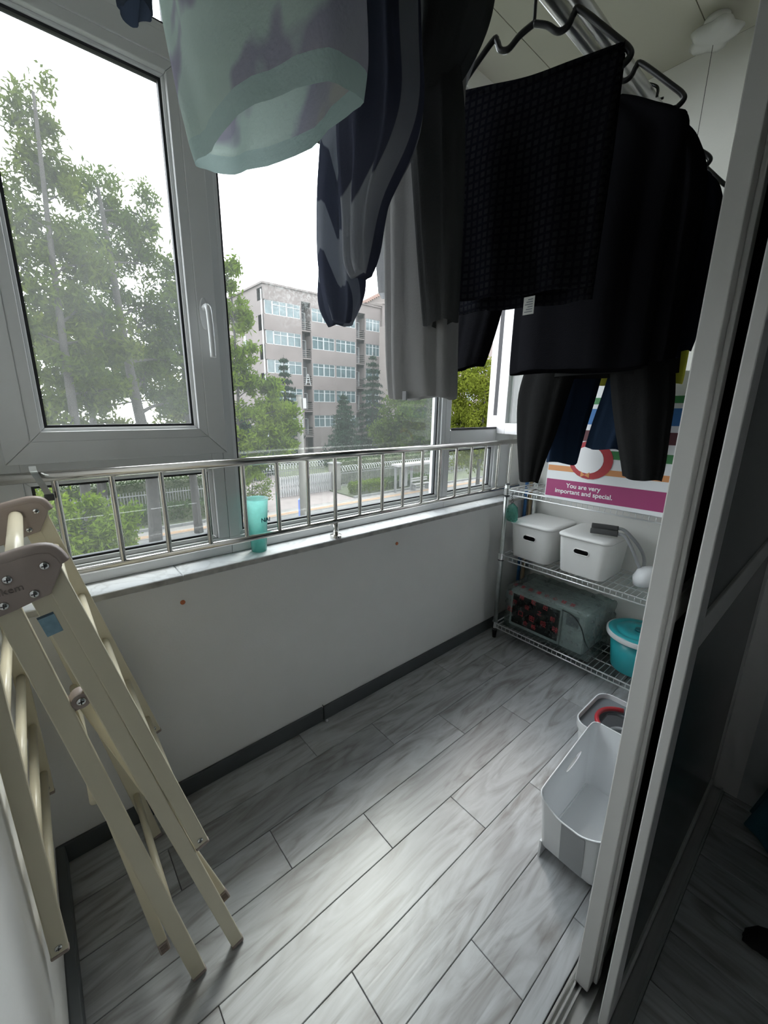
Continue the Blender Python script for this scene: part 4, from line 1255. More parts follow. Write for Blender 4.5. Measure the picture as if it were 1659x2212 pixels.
MB().path(smoothpath([(0.992-math.sin(0.24)*s, 0.665+math.cos(0.24)*s, 2.062+0.12*s+0.012*abs(s)/0.196) for s in (-0.196, -0.1, 0, 0.1, 0.196)]), 0.009, 8).build('top_fold', 'cloth_towel', tw, smooth=True)
lb = MB().box(0.9795, 0.9803, 0.588, 0.617, 1.562, 1.602).build('care_label', 'care_label', tw)
for k in range(6):
    MB().box(0.9789, 0.9795, 0.592, 0.613-0.004*(k % 3), 1.567+0.0055*k, 1.569+0.0055*k).build('label_print', 'slate_plastic', lb)

def shirt(root, x, yc, z_sh, z_hem, a, b_, m, seed, sl=None, yaw=0.0):
    loft('body', [(x, yc, z_sh+0.065, 0.05, 0.025, yaw), (x, yc, z_sh+0.045, 0.085, 0.032, yaw), (x, yc, z_sh+0.012, a*0.62, b_*0.5, yaw), (x, yc, z_sh-0.025, a*0.86, b_*0.62, yaw), (x, yc, z_sh-0.075, a, b_*0.75, yaw), (x, yc, (z_sh+z_hem)/2, a*0.98, b_, yaw), (x, yc, z_hem+0.03, a*0.98, b_*1.05, yaw), (x, yc, z_hem, a*0.95, b_*1.0, yaw)], m, root, seed=seed, fold=0.05, sub=6)
    for s_, path_ in (sl or []):
        loft('sleeve', path_, m, root, seed=seed+s_, fold=0.04)

hanger(1.335, 0.665, 2.22, 0.205, 'black notched hanger carrying the black sweatshirt', yaw=0.15, tilt=0.10)
g = empty('black_sweatshirt', (1.32, 0.64, 1.45), label='black long sleeved sweatshirt hanging behind the checked towel', cat='sweatshirt')
shirt(g, 1.32, 0.64, 2.07, 1.455, 0.215, 0.072, 'cloth_black', 51,
      [(1, [(1.32, 0.80, 2.03, 0.05, 0.035), (1.31, 0.90, 1.95, 0.075, 0.04), (1.30, 0.965, 1.78, 0.088, 0.042), (1.30, 1.005, 1.62, 0.082, 0.042), (1.30, 1.03, 1.52, 0.074, 0.04), (1.30, 1.035, 1.485, 0.066, 0.036, 0, -0.1)]),
       (2, [(1.33, 0.49, 2.02, 0.045, 0.03), (1.335, 0.455, 1.97, 0.05, 0.035), (1.345, 0.435, 1.87, 0.06, 0.045), (1.35, 0.43, 1.65, 0.055, 0.045), (1.35, 0.425, 1.47, 0.045, 0.04)])])
g = empty('dark_navy_jacket', (1.6, 0.62, 1.5), label='dark navy jacket hanging behind the black sweatshirt', cat='jacket')
shirt(g, 1.56, 0.63, 2.03, 1.50, 0.205, 0.06, 'cloth_blacknavy', 61,
      [(1, [(1.57, 0.49, 2.0, 0.045, 0.03), (1.575, 0.455, 1.95, 0.05, 0.035), (1.58, 0.44, 1.83, 0.06, 0.045), (1.585, 0.445, 1.62, 0.055, 0.04), (1.585, 0.45, 1.52, 0.045, 0.035)])])
g = empty('black_trousers', (1.62, 0.7, 1.05), label='black trousers with long legs hanging lowest above the striped bag', cat='trousers')
loft('waist', [(1.66, 0.68, 2.16, 0.12, 0.03), (1.66, 0.69, 1.95, 0.18, 0.045), (1.66, 0.70, 1.65, 0.235, 0.05), (1.66, 0.71, 1.46, 0.26, 0.05)], 'cloth_trouser', g, seed=71)
loft('leg', [(1.66, 0.88, 1.56, 0.105, 0.05), (1.655, 0.915, 1.40, 0.105, 0.05), (1.65, 0.925, 1.25, 0.085, 0.045), (1.645, 0.93, 1.12, 0.058, 0.035), (1.645, 0.932, 1.03, 0.042, 0.026)], 'cloth_trouser', g, seed=72, fold=0.04)
loft('leg', [(1.66, 0.575, 1.56, 0.10, 0.05), (1.66, 0.545, 1.40, 0.098, 0.05), (1.66, 0.525, 1.27, 0.085, 0.048), (1.66, 0.505, 1.15, 0.070, 0.042), (1.66, 0.50, 1.10, 0.062, 0.038)], 'cloth_trouser', g, seed=73, fold=0.04)
g = empty('navy_trousers', (1.78, 0.74, 1.12), label='dark blue trousers hanging between the legs of the black trousers', cat='trousers')
loft('waist', [(1.78, 0.68, 2.12, 0.10, 0.03), (1.78, 0.69, 1.9, 0.15, 0.04), (1.78, 0.70, 1.6, 0.18, 0.045), (1.78, 0.71, 1.5, 0.19, 0.045)], 'cloth_navytrouser', g, seed=81)
loft('leg', [(1.78, 0.82, 1.56, 0.085, 0.045), (1.78, 0.835, 1.4, 0.08, 0.045), (1.78, 0.85, 1.25, 0.072, 0.042), (1.78, 0.86, 1.11, 0.066, 0.036)], 'cloth_navytrouser', g, seed=82, fold=0.06)
loft('leg', [(1.78, 0.61, 1.56, 0.085, 0.045), (1.78, 0.64, 1.4, 0.08, 0.045), (1.78, 0.67, 1.28, 0.075, 0.042), (1.78, 0.695, 1.185, 0.066, 0.036)], 'cloth_navytrouser', g, seed=83, fold=0.06)
hanger(1.87, 0.64, 2.15, 0.19, 'black notched hanger carrying the yellow green top', yaw=0.05)
g = empty('yellow_green_top', (1.87, 0.62, 1.45), label='yellow green top hanging last on the rail next to the door frame', cat='shirt')
shirt(g, 1.87, 0.638, 2.02, 1.44, 0.162, 0.035, 'cloth_yellow', 91)
# hooks for the remaining laundry
hanger(0.305, 0.65, 2.205, 0.20, 'black hanger inside the mint sweater at the top edge')
hanger(1.56, 0.64, 2.13, 0.20, 'black hanger inside the dark navy jacket', yaw=0.05)
def clip(x, lab):
    c_ = empty('clothes_clip', (x, PY, PZ_-0.02), label=lab, cat='clip')
    MB().path(smoothpath([(x, PY-0.03, PZ_+0.03), (x, PY+0.01, PZ_+0.034), (x, PY+0.048, PZ_+0.02), (x, PY+0.045, PZ_-0.03)], 5), 0.0035, 8).build('hook', 'black_plastic', c_, smooth=True)
    MB().box(x-0.01, x+0.01, PY-0.03, PY+0.055, PZ_-0.05, PZ_-0.028).build('jaw', 'black_plastic', c_, bevel=0.003)
for x, lab in ((0.27, 'black clip holding the navy garment'), (0.515, 'black clip holding the striped pyjama trousers'), (0.70, 'black clip holding the long grey trousers'),
               (0.655, 'black clip holding the dark grey hoodie'), (0.765, 'black clip holding the pale grey shirt'), (1.66, 'black clip holding the black trousers'), (1.78, 'black clip holding the dark blue trousers')):
    clip(x, lab)

# ceiling lamp with pull cord
lamp = empty('ceiling_lamp', (2.13, 0.69, ZC), label='white ceiling lamp with flower-shaped shade and pull cord, switched off', cat='lamp')
mat('lamp_glass', (0.62, 0.62, 0.60), 0.25)
LXc, LYc = 2.16, 0.662
MB().lathe([(0.0001, 0.0), (0.04, 0.0), (0.044, -0.016), (0.04, -0.026), (0.0001, -0.026)], (LXc, LYc, ZC-0.0005), 24).build('base', 'white_plastic', lamp, smooth=True)
R_ = []
for f, r, z in ((0, 0.035, -0.025), (0.2, 0.062, -0.035), (0.45, 0.078, -0.048), (0.7, 0.064, -0.066), (0.9, 0.036, -0.076), (1, 0.010, -0.079)):
    R_.append([(LXc+r*(1+0.13*math.cos(5*t))*math.cos(t), LYc+r*(1+0.13*math.cos(5*t))*math.sin(t), ZC+z) for t in [2*math.pi*k/50 for k in range(50)]])
MB().rings(R_).build('shade', 'lamp_glass', lamp, smooth=True)
MB().tube((LXc, LYc, ZC-0.076), (LXc, LYc, 1.75), 0.0011, n=5).build('pull_cord', 'dark_grey_rubber', lamp)

# ================================================================ OUTSIDE
GZ = -4.3
mat('asphalt', (0.074, 0.073, 0.071), 0.9, var=0.12, vscale=1.5)
mat('pavement', (0.100, 0.093, 0.086), 0.9, var=0.15, vscale=2)
mat('tactile_orange', (0.134, 0.082, 0.044), 0.9, var=0.15, vscale=3)
mat('plaza', (0.112, 0.093, 0.086), 0.9, var=0.12, vscale=1.2)
mat('kerb_stone', (0.089, 0.089, 0.086), 0.9, var=0.1)
mat('soil', (0.035, 0.042, 0.018), 0.95, var=0.4, vscale=2)
mat('facade', (0.115, 0.096, 0.090), 0.9, var=0.12, vscale=0.35)
mat('facade_side', (0.124, 0.105, 0.096), 0.9, var=0.12, vscale=0.3)
mat('niche_dark', (0.05, 0.05, 0.055), 0.9)
mat('upvc_far', (0.322, 0.329, 0.329), 0.5)
mat('far_glass', (0.055, 0.08, 0.085), 0.15, var=0.3, vscale=0.9)
mat('fence_grey', (0.10, 0.10, 0.10), 0.6, var=0.1)
mat('gate_steel', (0.34, 0.34, 0.34), 0.35, 0.6)
mat('concrete', (0.089, 0.084, 0.074), 0.9, var=0.15, vscale=3)
mat('bark', (0.016, 0.014, 0.012), 0.95, var=0.35, vscale=6, bump=0.5, bscale=20)
mat('sign_blue', (0.06, 0.10, 0.30), 0.5)
mat('roof_tile', (0.155, 0.093, 0.074), 0.8, var=0.2)
mat('shelter_roof', (0.186, 0.180, 0.174), 0.6)
leafmat('leaf_green', (0.020, 0.038, 0.005), (0.058, 0.082, 0.012), 0.5)
leafmat('leaf_bright', (0.038, 0.066, 0.007), (0.095, 0.13, 0.016), 0.5)
leafmat('leaf_yellow', (0.045, 0.06, 0.008), (0.10, 0.12, 0.018), 0.5)
leafmat('leaf_conifer', (0.0084, 0.0180, 0.0120), (0.0192, 0.0336, 0.0210), 0.2)
leafmat('leaf_grey', (0.024, 0.038, 0.006), (0.062, 0.080, 0.014), 0.5)
leafmat('leaf_hedge', (0.0176, 0.0336, 0.0112), (0.0440, 0.0640, 0.0224), 0.3)

MB().box(-70, 110, 1.6, 120, GZ-0.3, GZ).build('ground', 'asphalt', kind='structure')
MB().box(-70, 110, 19.25, 20.4, GZ, GZ+0.02).build('pavement', 'pavement', kind='structure')
MB().box(-70, 110, 19.35, 19.75, GZ+0.02, GZ+0.03).build('paving_strip', 'tactile_orange', kind='structure')
MB().box(9.4, 15.2, 20.4, 44, GZ, GZ+0.025).build('forecourt', 'plaza', kind='structure')
kb = empty('kerb', (5, 20.5, GZ), kind='structure', label='pale stone kerb along the planting strips')
for a, b_ in ((-12, 9.4), (15.2, 40)):
    x = a
    while x < b_-0.01:
        MB().box(x+0.006, min(x+1, b_)-0.006, 20.4, 20.56, GZ, GZ+0.14).build('kerb_stone', 'kerb_stone', kb)
        x += 1
MB().box(-12, 9.4, 20.56, 24, GZ, GZ+0.10).build('planting_bed', 'soil', kind='structure')
MB().box(15.2, 40, 20.56, 24, GZ, GZ+0.10).build('planting_bed.001', 'soil', kind='structure')
MB().box(-12, 40, 24.6, 44, GZ, GZ+0.02).build('yard', 'soil', kind='structure')
MB().box(-12, 40, 3.0, 12.5, GZ, GZ+0.04).build('lawn', 'soil', kind='structure')

# ---- foliage
def leaves(c, L, Wd, droop, rg):
    """array of leaf rhombi; c: centres (n,3)"""
    n = len(c)
    d = rg.normal(size=(n, 3)); d[:, 2] -= droop
    d /= np.linalg.norm(d, axis=1, keepdims=True)
    s = rg.normal(size=(n, 3))
    s -= d*np.sum(s*d, axis=1, keepdims=True)
    s /= np.linalg.norm(s, axis=1, keepdims=True)
    l = (L*rg.uniform(0.6, 1.3, size=(n, 1)))/2; w = (Wd*rg.uniform(0.6, 1.3, size=(n, 1)))/2
    V = np.stack([c-d*l, c+s*w-d*l*0.1, c+d*l, c-s*w-d*l*0.1], axis=1).reshape(-1, 3)
    return V
def leafobj(name, V, m, parent, kind='stuff'):
    off = np.array(wloc(parent))
    V = V-off
    n = len(V)//4
    me = bpy.data.meshes.new(name)
    me.vertices.add(4*n); me.vertices.foreach_set('co', V.astype(np.float32).ravel())
    me.loops.add(4*n); me.loops.foreach_set('vertex_index', np.arange(4*n, dtype=np.int32))
    me.polygons.add(n); me.polygons.foreach_set('loop_start', np.arange(0, 4*n, 4, dtype=np.int32)); me.polygons.foreach_set('loop_total', np.full(n, 4, np.int32))
    me.materials.append(MATS[m]); me.update(); me.validate()
    o = bpy.data.objects.new(name, me); COL.objects.link(o); o.parent = parent
    o['kind'] = kind
    return o
def blobpts(c, r, n, rg, clumps=14):
    """leaf centres gathered in clumps inside an ellipsoid"""
    cc = rg.normal(size=(clumps, 3)); cc /= np.linalg.norm(cc, axis=1, keepdims=True)
    cc *= rg.uniform(0.25, 1.0, size=(clumps, 1))**0.6
    k = rg.integers(0, clumps, n)
    p = cc[k]+rg.normal(size=(n, 3))*0.20
    return np.array(c)+p*np.array(r), cc*np.array(r)+np.array(c)
def tree(name, label, base, trunk, blobs, m, n_per, L, Wd, droop=0.3, r0=0.25, seed=0, cat='tree', grp=None, clumps=14, back=0.0):
    rg = np.random.default_rng(seed)
    root = empty(name, base, label=label, cat=cat, group=grp)
    tp = smoothpath([base]+trunk, 5)
    rr = [r0*(1-0.8*i/(len(tp)-1)) for i in range(len(tp))]
    MB().path(tp, rr, 9).build('trunk', 'bark', root, smooth=True)
    bb_ = MB(); V = []
    for c, r in blobs:
        c = (c[0], c[1]+back, c[2])
        if np.isscalar(r): r = (r, r, r)
        pts, tips = blobpts(c, r, int(n_per*max(0.3, (r[0]*r[2]))), rg, clumps)
        V.append(leaves(pts, L, Wd, droop, rg))
        # branch from the nearest trunk point lower than the blob, then twigs to the clumps
        cv = Vector(c)
        low = [(i, p) for i, p in enumerate(tp) if p.z < cv.z-0.15] or [(0, tp[0])]
        i, p = min(low, key=lambda q: (q[1]-cv).length+0.3*abs(q[1].z-cv.z))
        mid = (p+cv)/2+Vector((rg.normal()*0.15, rg.normal()*0.15, 0.1))
        rb = max(0.02, rr[i]*0.45)
        bp = smoothpath([p, mid, cv], 3)
        bb_.path(bp, [rb*(1-0.7*k/(len(bp)-1)) for k in range(len(bp))], 6)
        for t in tips[:9]:
            tv = Vector(t); q = bp[-2] if tv.z > bp[-2].z else bp[-3]
            bb_.path([q, (q+tv)/2+Vector((0, 0, 0.06)), tv], [rb*0.35, rb*0.22, rb*0.08], 5)
    bb_.build('branches', 'bark', root, smooth=True)
    leafobj('foliage', np.concatenate(V), m, root)
    return root

tree('street_tree', 'tallest street tree at the far left behind the tilt window', (1.15, 16, GZ), [(1.2, 16, 0), (1.25, 16, 3.0), (1.35, 16, 6), (1.5, 16, 9.2)],
     [((1.5, 16, 9.0), (0.62, 0.6, 0.95)), ((1.1, 16, 7.6), (0.6, 0.6, 0.7)), ((1.9, 16, 7.4), (0.75, 0.7, 0.8)), ((0.5, 16, 6.4), (0.8, .8, .8)), ((1.5, 16.2, 6.0), (0.9, .9, .8)), ((2.3, 16, 5.4), (0.9, .9, .9)),
      ((0.7, 15.6, 4.7), (1, 1, .9)), ((1.7, 16.3, 4.2), (1.0, 1, .8)), ((0.2, 16, 3.4), (1, 1, .8)), ((2.4, 16, 3.4), (.9, .9, .8)), ((1.2, 15.6, 2.4), (1.0, 1, .7)), ((0.3, 16, 1.4), (1, 1, .8)), ((2.1, 16, 1.7), (.8, .8, .7))],
     'leaf_grey', 2000, 0.23, 0.07, 0.4, 0.17, 11, back=0.55)
tree('street_tree', 'thick forked street tree standing nearest the middle of the left window', (3.3, 17.74, GZ), [(3.45, 17.75, -1), (3.3, 17.9, 1.4), (3.2, 18, 3.2), (3.1, 18, 6.0), (3.0, 18, 8.2)],
     [((3.0, 18, 8.3), (.8, .8, .9)), ((3.6, 18, 7.3), (.9, .9, .8)), ((4.4, 18, 7.9), (.65, .65, .9)), ((2.5, 18, 6.6), (.9, .9, .8)), ((4.2, 18, 6.3), (1, 1, .9)), ((3.3, 18.2, 5.6), (1, 1, .8)), ((2.3, 18, 4.7), (.9, .9, .8)),
      ((4.9, 18, 5.0), (1, 1, .9)), ((3.9, 18, 4.2), (1.1, 1, .8)), ((2.8, 18, 3.4), (.9, .9, .7)), ((4.8, 18, 3.0), (1.0, 1, .7)), ((3.8, 18.2, 2.2), (.9, .9, .6)), ((2.5, 18, 2.0), (.8, .8, .6)), ((4.9, 18, 1.4), (.9, .9, .6))],
     'leaf_green', 1800, 0.23, 0.07, 0.4, 0.26, 12, back=0.7)
tree('street_tree', 'slim street tree on the pavement seen just left of the handle mullion', (5.31, 18.96, GZ), [(5.3, 19, -1), (5.35, 19, 2), (5.4, 19, 6)],
     [((5.4, 19, 6.3), (.8, .8, .8)), ((5.0, 19, 5.0), (.8, .8, .8)), ((5.9, 19, 4.6), (.9, .9, .9)), ((5.2, 19, 3.4), (.9, .9, .8)), ((6.0, 19, 2.6), (.8, .8, .7)), ((5.1, 19, 1.6), (.9, .9, .7)), ((5.6, 19, 0.3), (.9, .9, .6)), ((4.6, 19, -0.6), (.9, .9, .5))],
     'leaf_green', 1500, 0.26, 0.09, 0.35, 0.2, 13)
tree('street_tree', 'bright green feathery tree close to the window beside the handle mullion', (5.0, 13.2, GZ), [(5.0, 13.2, -2), (5.1, 13.1, 0), (5.2, 13, 2), (5.2, 13, 4.6)],
     [((5.15, 13, 4.9), (.35, .4, .5)), ((5.3, 13, 3.9), (.4, .5, .5)), ((5.35, 13, 2.9), (.5, .5, .4)), ((5.3, 13, 2.1), (.5, .5, .45)), ((6.0, 13, 1.9), (.55, .5, .4)), ((6.55, 13, 1.2), (.6, .5, .4)), ((5.6, 13, 1.2), (.6, .6, .45)), ((6.9, 13, 0.6), (.45, .5, .4)),
      ((6.1, 13, 0.5), (.6, .6, .4)), ((5.4, 13, 0.3), (.55, .5, .4)), ((6.6, 13, 0.05), (.5, .5, .35)), ((5.8, 13, -0.3), (.5, .5, .35)), ((5.3, 13, -0.7), (.45, .5, .4))],
     'leaf_bright', 4200, 0.18, 0.055, 0.5, 0.10, 14)
tree('street_tree', 'lush light green tree seen low through the leftmost railing bars', (0.75, 8.0, GZ), [(0.8, 8.0, -2.4), (0.8, 8.0, -1.0)],
     [((0.45, 8.0, -0.55), (.45, .5, .4)), ((0.95, 8.2, -0.75), (.42, .5, .4)), ((0.25, 7.8, -1.1), (.5, .5, .35)), ((0.8, 8.0, -1.15), (.45, .5, .35)), ((1.15, 8.3, -1.35), (.28, .4, .25)), ((0.45, 8.2, -1.55), (.45, .5, .3)), ((0.0, 8, -0.4), (.5, .5, .45))],
     'leaf_bright', 8000, 0.11, 0.032, 0.3, 0.06, 15)
tree('street_tree', 'leafy olive green tree filling the background behind the forked tree', (2.4, 24.0, GZ), [(2.5, 24, 0), (2.6, 24, 5)],
     [((1.5, 25, 1.6), (2, 1, 1.4)), ((4.0, 25, 2.4), (2, 1, 1.5)), ((6.5, 25, 1.6), (1.7, 1, 1.3)), ((2.5, 25, 4.2), (1.7, 1, 1.3)), ((5.3, 25, 4.0), (1.4, 1, 1.2)), ((0.5, 25, 4.0), (1.4, 1, 1.3)), ((0, 25, -0.6), (1.7, 1, 1.2)), ((3, 25, -0.5), (1.8, 1, 1.0)), ((5.8, 25, -0.6), (1.7, 1, 1.0))],
     'leaf_yellow', 1100, 0.36, 0.13, 0.3, 0.25, 16)
tree('yard_tree', 'round mid green tree right of the tall conifer', (29.0, 30, GZ), [(29, 30, -1), (29.3, 30, 3)],
     [((28.0, 30, 0.8), (2.2, 2, 1.6)), ((31, 30, 1.2), (2.4, 2, 1.8)), ((30, 30, 3.3), (1.9, 2, 1.3)), ((33, 30, -0.5), (2.0, 2, 1.6)), ((28.3, 30, -1.4), (2.3, 2, 1.3)), ((31, 30, -1.6), (2.2, 2, 1.3)), ((26.6, 30.3, -1.2), (1.5, 1.5, 1.4))],
     'leaf_green', 900, 0.36, 0.15, 0.3, 0.25, 17, clumps=24)
tree('yard_tree', 'sunlit yellow green tree seen through the open right window', (20, 14.6, GZ), [(20, 14.6, -1), (20.1, 14.6, 2.5)],
     [((18.7, 15, 2.6), (1.1, 1.2, 1.0)), ((20.4, 15, 3.2), (1.2, 1.2, 1.0)), ((21.8, 15, 2.4), (1.2, 1.2, 1.1)), ((19.4, 15, 1.0), (1.4, 1.2, 1.0)), ((21.2, 15, 0.8), (1.4, 1.2, 1.0)), ((18.2, 15, 0.3), (1.1, 1.2, 1.0)), ((22.8, 15, 0.6), (1.2, 1.2, 1.2)), ((20, 14.8, -1.2), (1.8, 1.2, .9)), ((22, 15, -1.2), (1.6, 1.2, .9))],
     'leaf_yellow', 1900, 0.22, 0.09, 0.2, 0.15, 18, clumps=24)
tree('garden_shrub', 'multi stemmed green shrub left of the sliding gate', (9.0, 21.6, GZ), [(9.0, 21.6, -3.6), (9.1, 21.6, -2.8)],
     [((8.4, 21.6, -2.6), (.7, .6, .6)), ((9.2, 21.6, -2.2), (.7, .6, .6)), ((9.6, 21.5, -3.2), (.55, .5, .6)), ((8.6, 21.5, -3.5), (.8, .6, .5)), ((7.9, 21.6, -3.3), (.6, .5, .5))],
     'leaf_bright', 1800, 0.16, 0.06, 0.2, 0.06, 19, cat='shrub')

def conifer(label, base, top, rad, seed, n=5200):
    rg = np.random.default_rng(seed)
    root = empty('conifer_tree', base, label=label, cat='tree', group=None)
    H_ = top-base[2]
    MB().path([base, (base[0], base[1], top)], [0.22, 0.02], 8).build('trunk', 'bark', root, smooth=True)
    C_ = []
    nt_ = 15
    bb_ = MB()
    for t in range(nt_):
        f = (t+0.6)/nt_
        zt = top-0.15-f*H_*0.88
        na = 6+int(rg.integers(0, 4))
        for a_ in range(na):
            ang = 6.283*a_/na+rg.uniform(-.3, .3)
            Rm = rad*(0.08+0.92*f)*rg.uniform(0.55, 1.15)
            m_ = max(6, int(n*Rm/rad*1.5/(nt_*na*0.5)))
            r = Rm*rg.uniform(0, 1, m_)**0.7
            wd = 0.10+0.16*r/max(Rm, .1)
            lat = rg.normal(size=m_)*wd
            zz = zt-0.22*r-0.10*r*r/max(rad, 1)+rg.normal(size=m_)*0.07
            C_.append(np.stack([base[0]+r*math.cos(ang)-lat*math.sin(ang), base[1]+r*math.sin(ang)+lat*math.cos(ang), zz], 1))
    c = np.concatenate(C_)
    leafobj('foliage', leaves(c, 0.42, 0.10, 1.1, rg), 'leaf_conifer', root)
conifer('tallest dark conifer in front of the apartment block', (29.3, 36, GZ), 7.0, 3.0, 31)
conifer('broad shorter conifer behind the utility pole', (22.6, 32, GZ), 2.6, 2.6, 32)
conifer('dark conifer partly hidden by the bright green tree', (19.6, 37.5, GZ), 6.0, 2.4, 33)
conifer('low conifer at the left of the apartment block', (13.0, 32, GZ), 0.6, 3.0, 34)

def hedge(x0, x1, y0, y1, h, label, n, seed, m='leaf_hedge'):
    rg = np.random.default_rng(seed)
    root = empty('hedge', ((x0+x1)/2, (y0+y1)/2, GZ+0.1), label=label, cat='hedge')
    MB().box(x0+0.12, x1-0.12, y0+0.12, y1-0.12, GZ+0.1, GZ+0.1+h-0.12).build('dark_core', 'soil', root)  # solid dark core box, added to stop views through the leaves
    c = np.stack([rg.uniform(x0, x1, n), rg.uniform(y0, y1, n), GZ+0.1+h*rg.uniform(0.05, 1, n)**0.7], 1)
    c += rg.normal(size=(n, 3))*0.05
    leafobj('foliage', leaves(c, 0.14, 0.07, 0.0, rg), m, root)
hedge(15.5, 18.2, 20.8, 21.6, 0.75, 'clipped yellow green hedge beside the gate pillar', 5200, 41, 'leaf_bright')
hedge(18.4, 22.9, 20.9, 22.3, 0.62, 'dark clipped hedge in front of the iron fence', 5200, 42)
hedge(3.3, 7.3, 21.0, 22.4, 0.75, 'low green hedge behind the kerb at the left', 8000, 43)
hedge(-1.5, 2.9, 21.0, 22.4, 0.6, 'low hedge at the far left behind the near tree', 5000, 44)

# ---- gate, pillar, fences
gate = empty('folding_gate', (13.4, 23.3, GZ), label='silver folding scissor gate across the forecourt', cat='gate')
n = 24
for k in range(n):
    x = 11.55+3.75*k/(n-1)
    y = 23.3
    MB().box(x-0.016, x+0.016, y-0.10, y+0.10, GZ+0.05, GZ+1.32).build('gate_post', 'gate_steel', gate)
    if k < n-1:
        xb = 11.55+3.75*(k+1)/(n-1)
        for y2 in (y-0.11, y+0.11):
            MB().obox(((x+xb)/2, y2, GZ+0.68), ((xb-x)/2, 0, 0.5), (0, 0.006, 0), (0.012, 0, -0.002)).build('scissor_bar', 'gate_steel', gate)
            MB().obox(((x+xb)/2, y2, GZ+0.68), ((xb-x)/2, 0, -0.5), (0, 0.006, 0), (0.012, 0, 0.002)).build('scissor_bar', 'gate_steel', gate)
pillar = empty('gate_pillar', (15.6, 23.3, GZ), label='square pale stone pillar at the right end of the gate', cat='pillar')
MB().box(15.35, 15.95, 23.0, 23.6, GZ, GZ+1.85).build('shaft', 'concrete', pillar)
MB().box(15.28, 16.02, 22.93, 23.67, GZ+1.85, GZ+1.95).build('capstone', 'kerb_stone', pillar, bevel=0.02)
def fence(x0, x1, y, h, label, step, wire=False):
    f = empty('iron_fence', ((x0+x1)/2, y, GZ+0.1), label=label, cat='fence')
    for z in (GZ+0.25, GZ+0.1+h-0.2):
        MB().box(x0, x1, y-0.02, y+0.02, z, z+0.04).build('rail', 'fence_grey', f)
    n = int((x1-x0)/step)
    first = None
    for k in range(n+1):
        x = x0+(x1-x0)*k/n
        if first is None:
            first = MB().box(x-0.012, x+0.012, y-0.012, y+0.012, GZ+0.1, GZ+0.1+h).build('picket', 'fence_grey', f); xf = x
        else: dup(first, f, (x-xf, 0, 0))
    if wire:
        pts = []
        m_ = int((x1-x0)/0.22)*10
        for k in range(m_+1):
            t = k/10*2*math.pi
            pts.append((x0+(x1-x0)*k/m_, y+0.2*math.cos(t), GZ+0.25+h+0.2*math.sin(t)))
        MB().path(pts, 0.014, 4).build('razor_wire', 'gate_steel', f)
    return f
hedge(-1.5, 8.8, 24.7, 25.6, 1.5, 'tall dark shrub row behind the left iron fence', 12000, 45)
hedge(16.8, 34, 24.8, 26.0, 1.7, 'tall dark shrub row behind the right iron fence', 14000, 46)
fence(16.1, 30, 23.4, 1.2, 'dark iron picket fence with razor wire right of the gate pillar', 0.13, True)
fence(-1, 9.3, 23.2, 1.25, 'dark iron picket fence behind the left hedge', 0.13)
fence(9.4, 16.5, 26.0, 1.3, 'distant fence topped with coiled wire behind the folding gate', 0.16, True)

# ---- bus shelter
bs = empty('bus_shelter', (20.2, 20.0, GZ), label='flat roofed roadside shelter with bench and notice panel', cat='shelter')
MB().box(18.2, 22.6, 19.6, 20.35, GZ+1.85, GZ+1.98).build('roof', 'shelter_roof', bs)
for x in (18.5, 20.0, 22.2):
    MB().box(x-0.05, x+0.05, 20.15, 20.3, GZ, GZ+1.85).build('post', 'fence_grey', bs)
MB().box(18.9, 19.6, 20.2, 20.28, GZ+0.35, GZ+1.7).build('notice_panel', 'fence_grey', bs)
bn = empty('bench', (20.6, 20.0, GZ), parent=bs)
for k in range(3):
    MB().box(19.9, 21.5, 19.78+0.12*k, 19.87+0.12*k, GZ+0.45, GZ+0.49).build('seat_slat', 'shelter_roof', bn)
for k in range(2):
    MB().box(19.9, 21.5, 20.14, 20.17, GZ+0.62+0.16*k, GZ+0.72+0.16*k).build('back_slat', 'shelter_roof', bn)
for x in (20.05, 21.35):
    MB().box(x-0.03, x+0.03, 19.8, 20.17, GZ, GZ+0.45).build('bench_leg', 'fence_grey', bn)

# ---- pole and sign
up_ = empty('utility_pole', (7.8, 13.8, GZ), label='grey brown concrete utility pole in front of the conifers', cat='pole')
MB().path([(7.8, 13.8, GZ), (7.76, 13.8, 1.72)], [0.15, 0.10], 14).build('shaft', 'concrete', up_, smooth=True)
MB().box(7.86, 8.0, 13.7, 13.85, 1.25, 1.62).build('junction_box', 'shelter_roof', up_)
MB().path([(7.76, 13.8, 1.70), (7.76, 13.8, 1.74)], [0.11, 0.11], 14).build('cap', 'concrete', up_)
sg = empty('notice_board', (9.7, 17.5, GZ), label='blue notice board with white lines standing at the road edge', cat='sign')
MB().obox((9.7, 17.5, GZ+0.72), (0.24, 0.30, 0), (0, 0, 0.55), (0.02, -0.016, 0)).build('board', 'sign_blue', sg)
for k in range(5):
    MB().obox((9.70+0.04*(k % 2)-0.032, 17.5+0.026+0.04*(k % 2), GZ+1.12-0.16*k), (0.15-0.03*(k % 2), 0.19-0.035*(k % 2), 0), (0, 0, 0.03), (0.003, -0.0024, 0)).build('line_mark', 'upvc_far', sg)
for s in (-1, 1):
    MB().box(9.7+s*0.2-0.02, 9.7+s*0.2+0.02, 17.5+s*0.25-0.02, 17.5+s*0.25+0.02, GZ, GZ+0.2).build('leg', 'fence_grey', sg)
MB().rings([[(2.55+0.12*math.cos(t)*s, 15.2+0.1*math.sin(t)*s, GZ+0.04+z) for t in [2*math.pi*k/14 for k in range(14)]] for z, s in ((0, .8), (.12, 1.4), (.3, 1.2), (.42, .5))]).build('plastic_sack', 'teal_plastic', smooth=True, label='small teal sack lying on the road edge at the left', cat='sack')

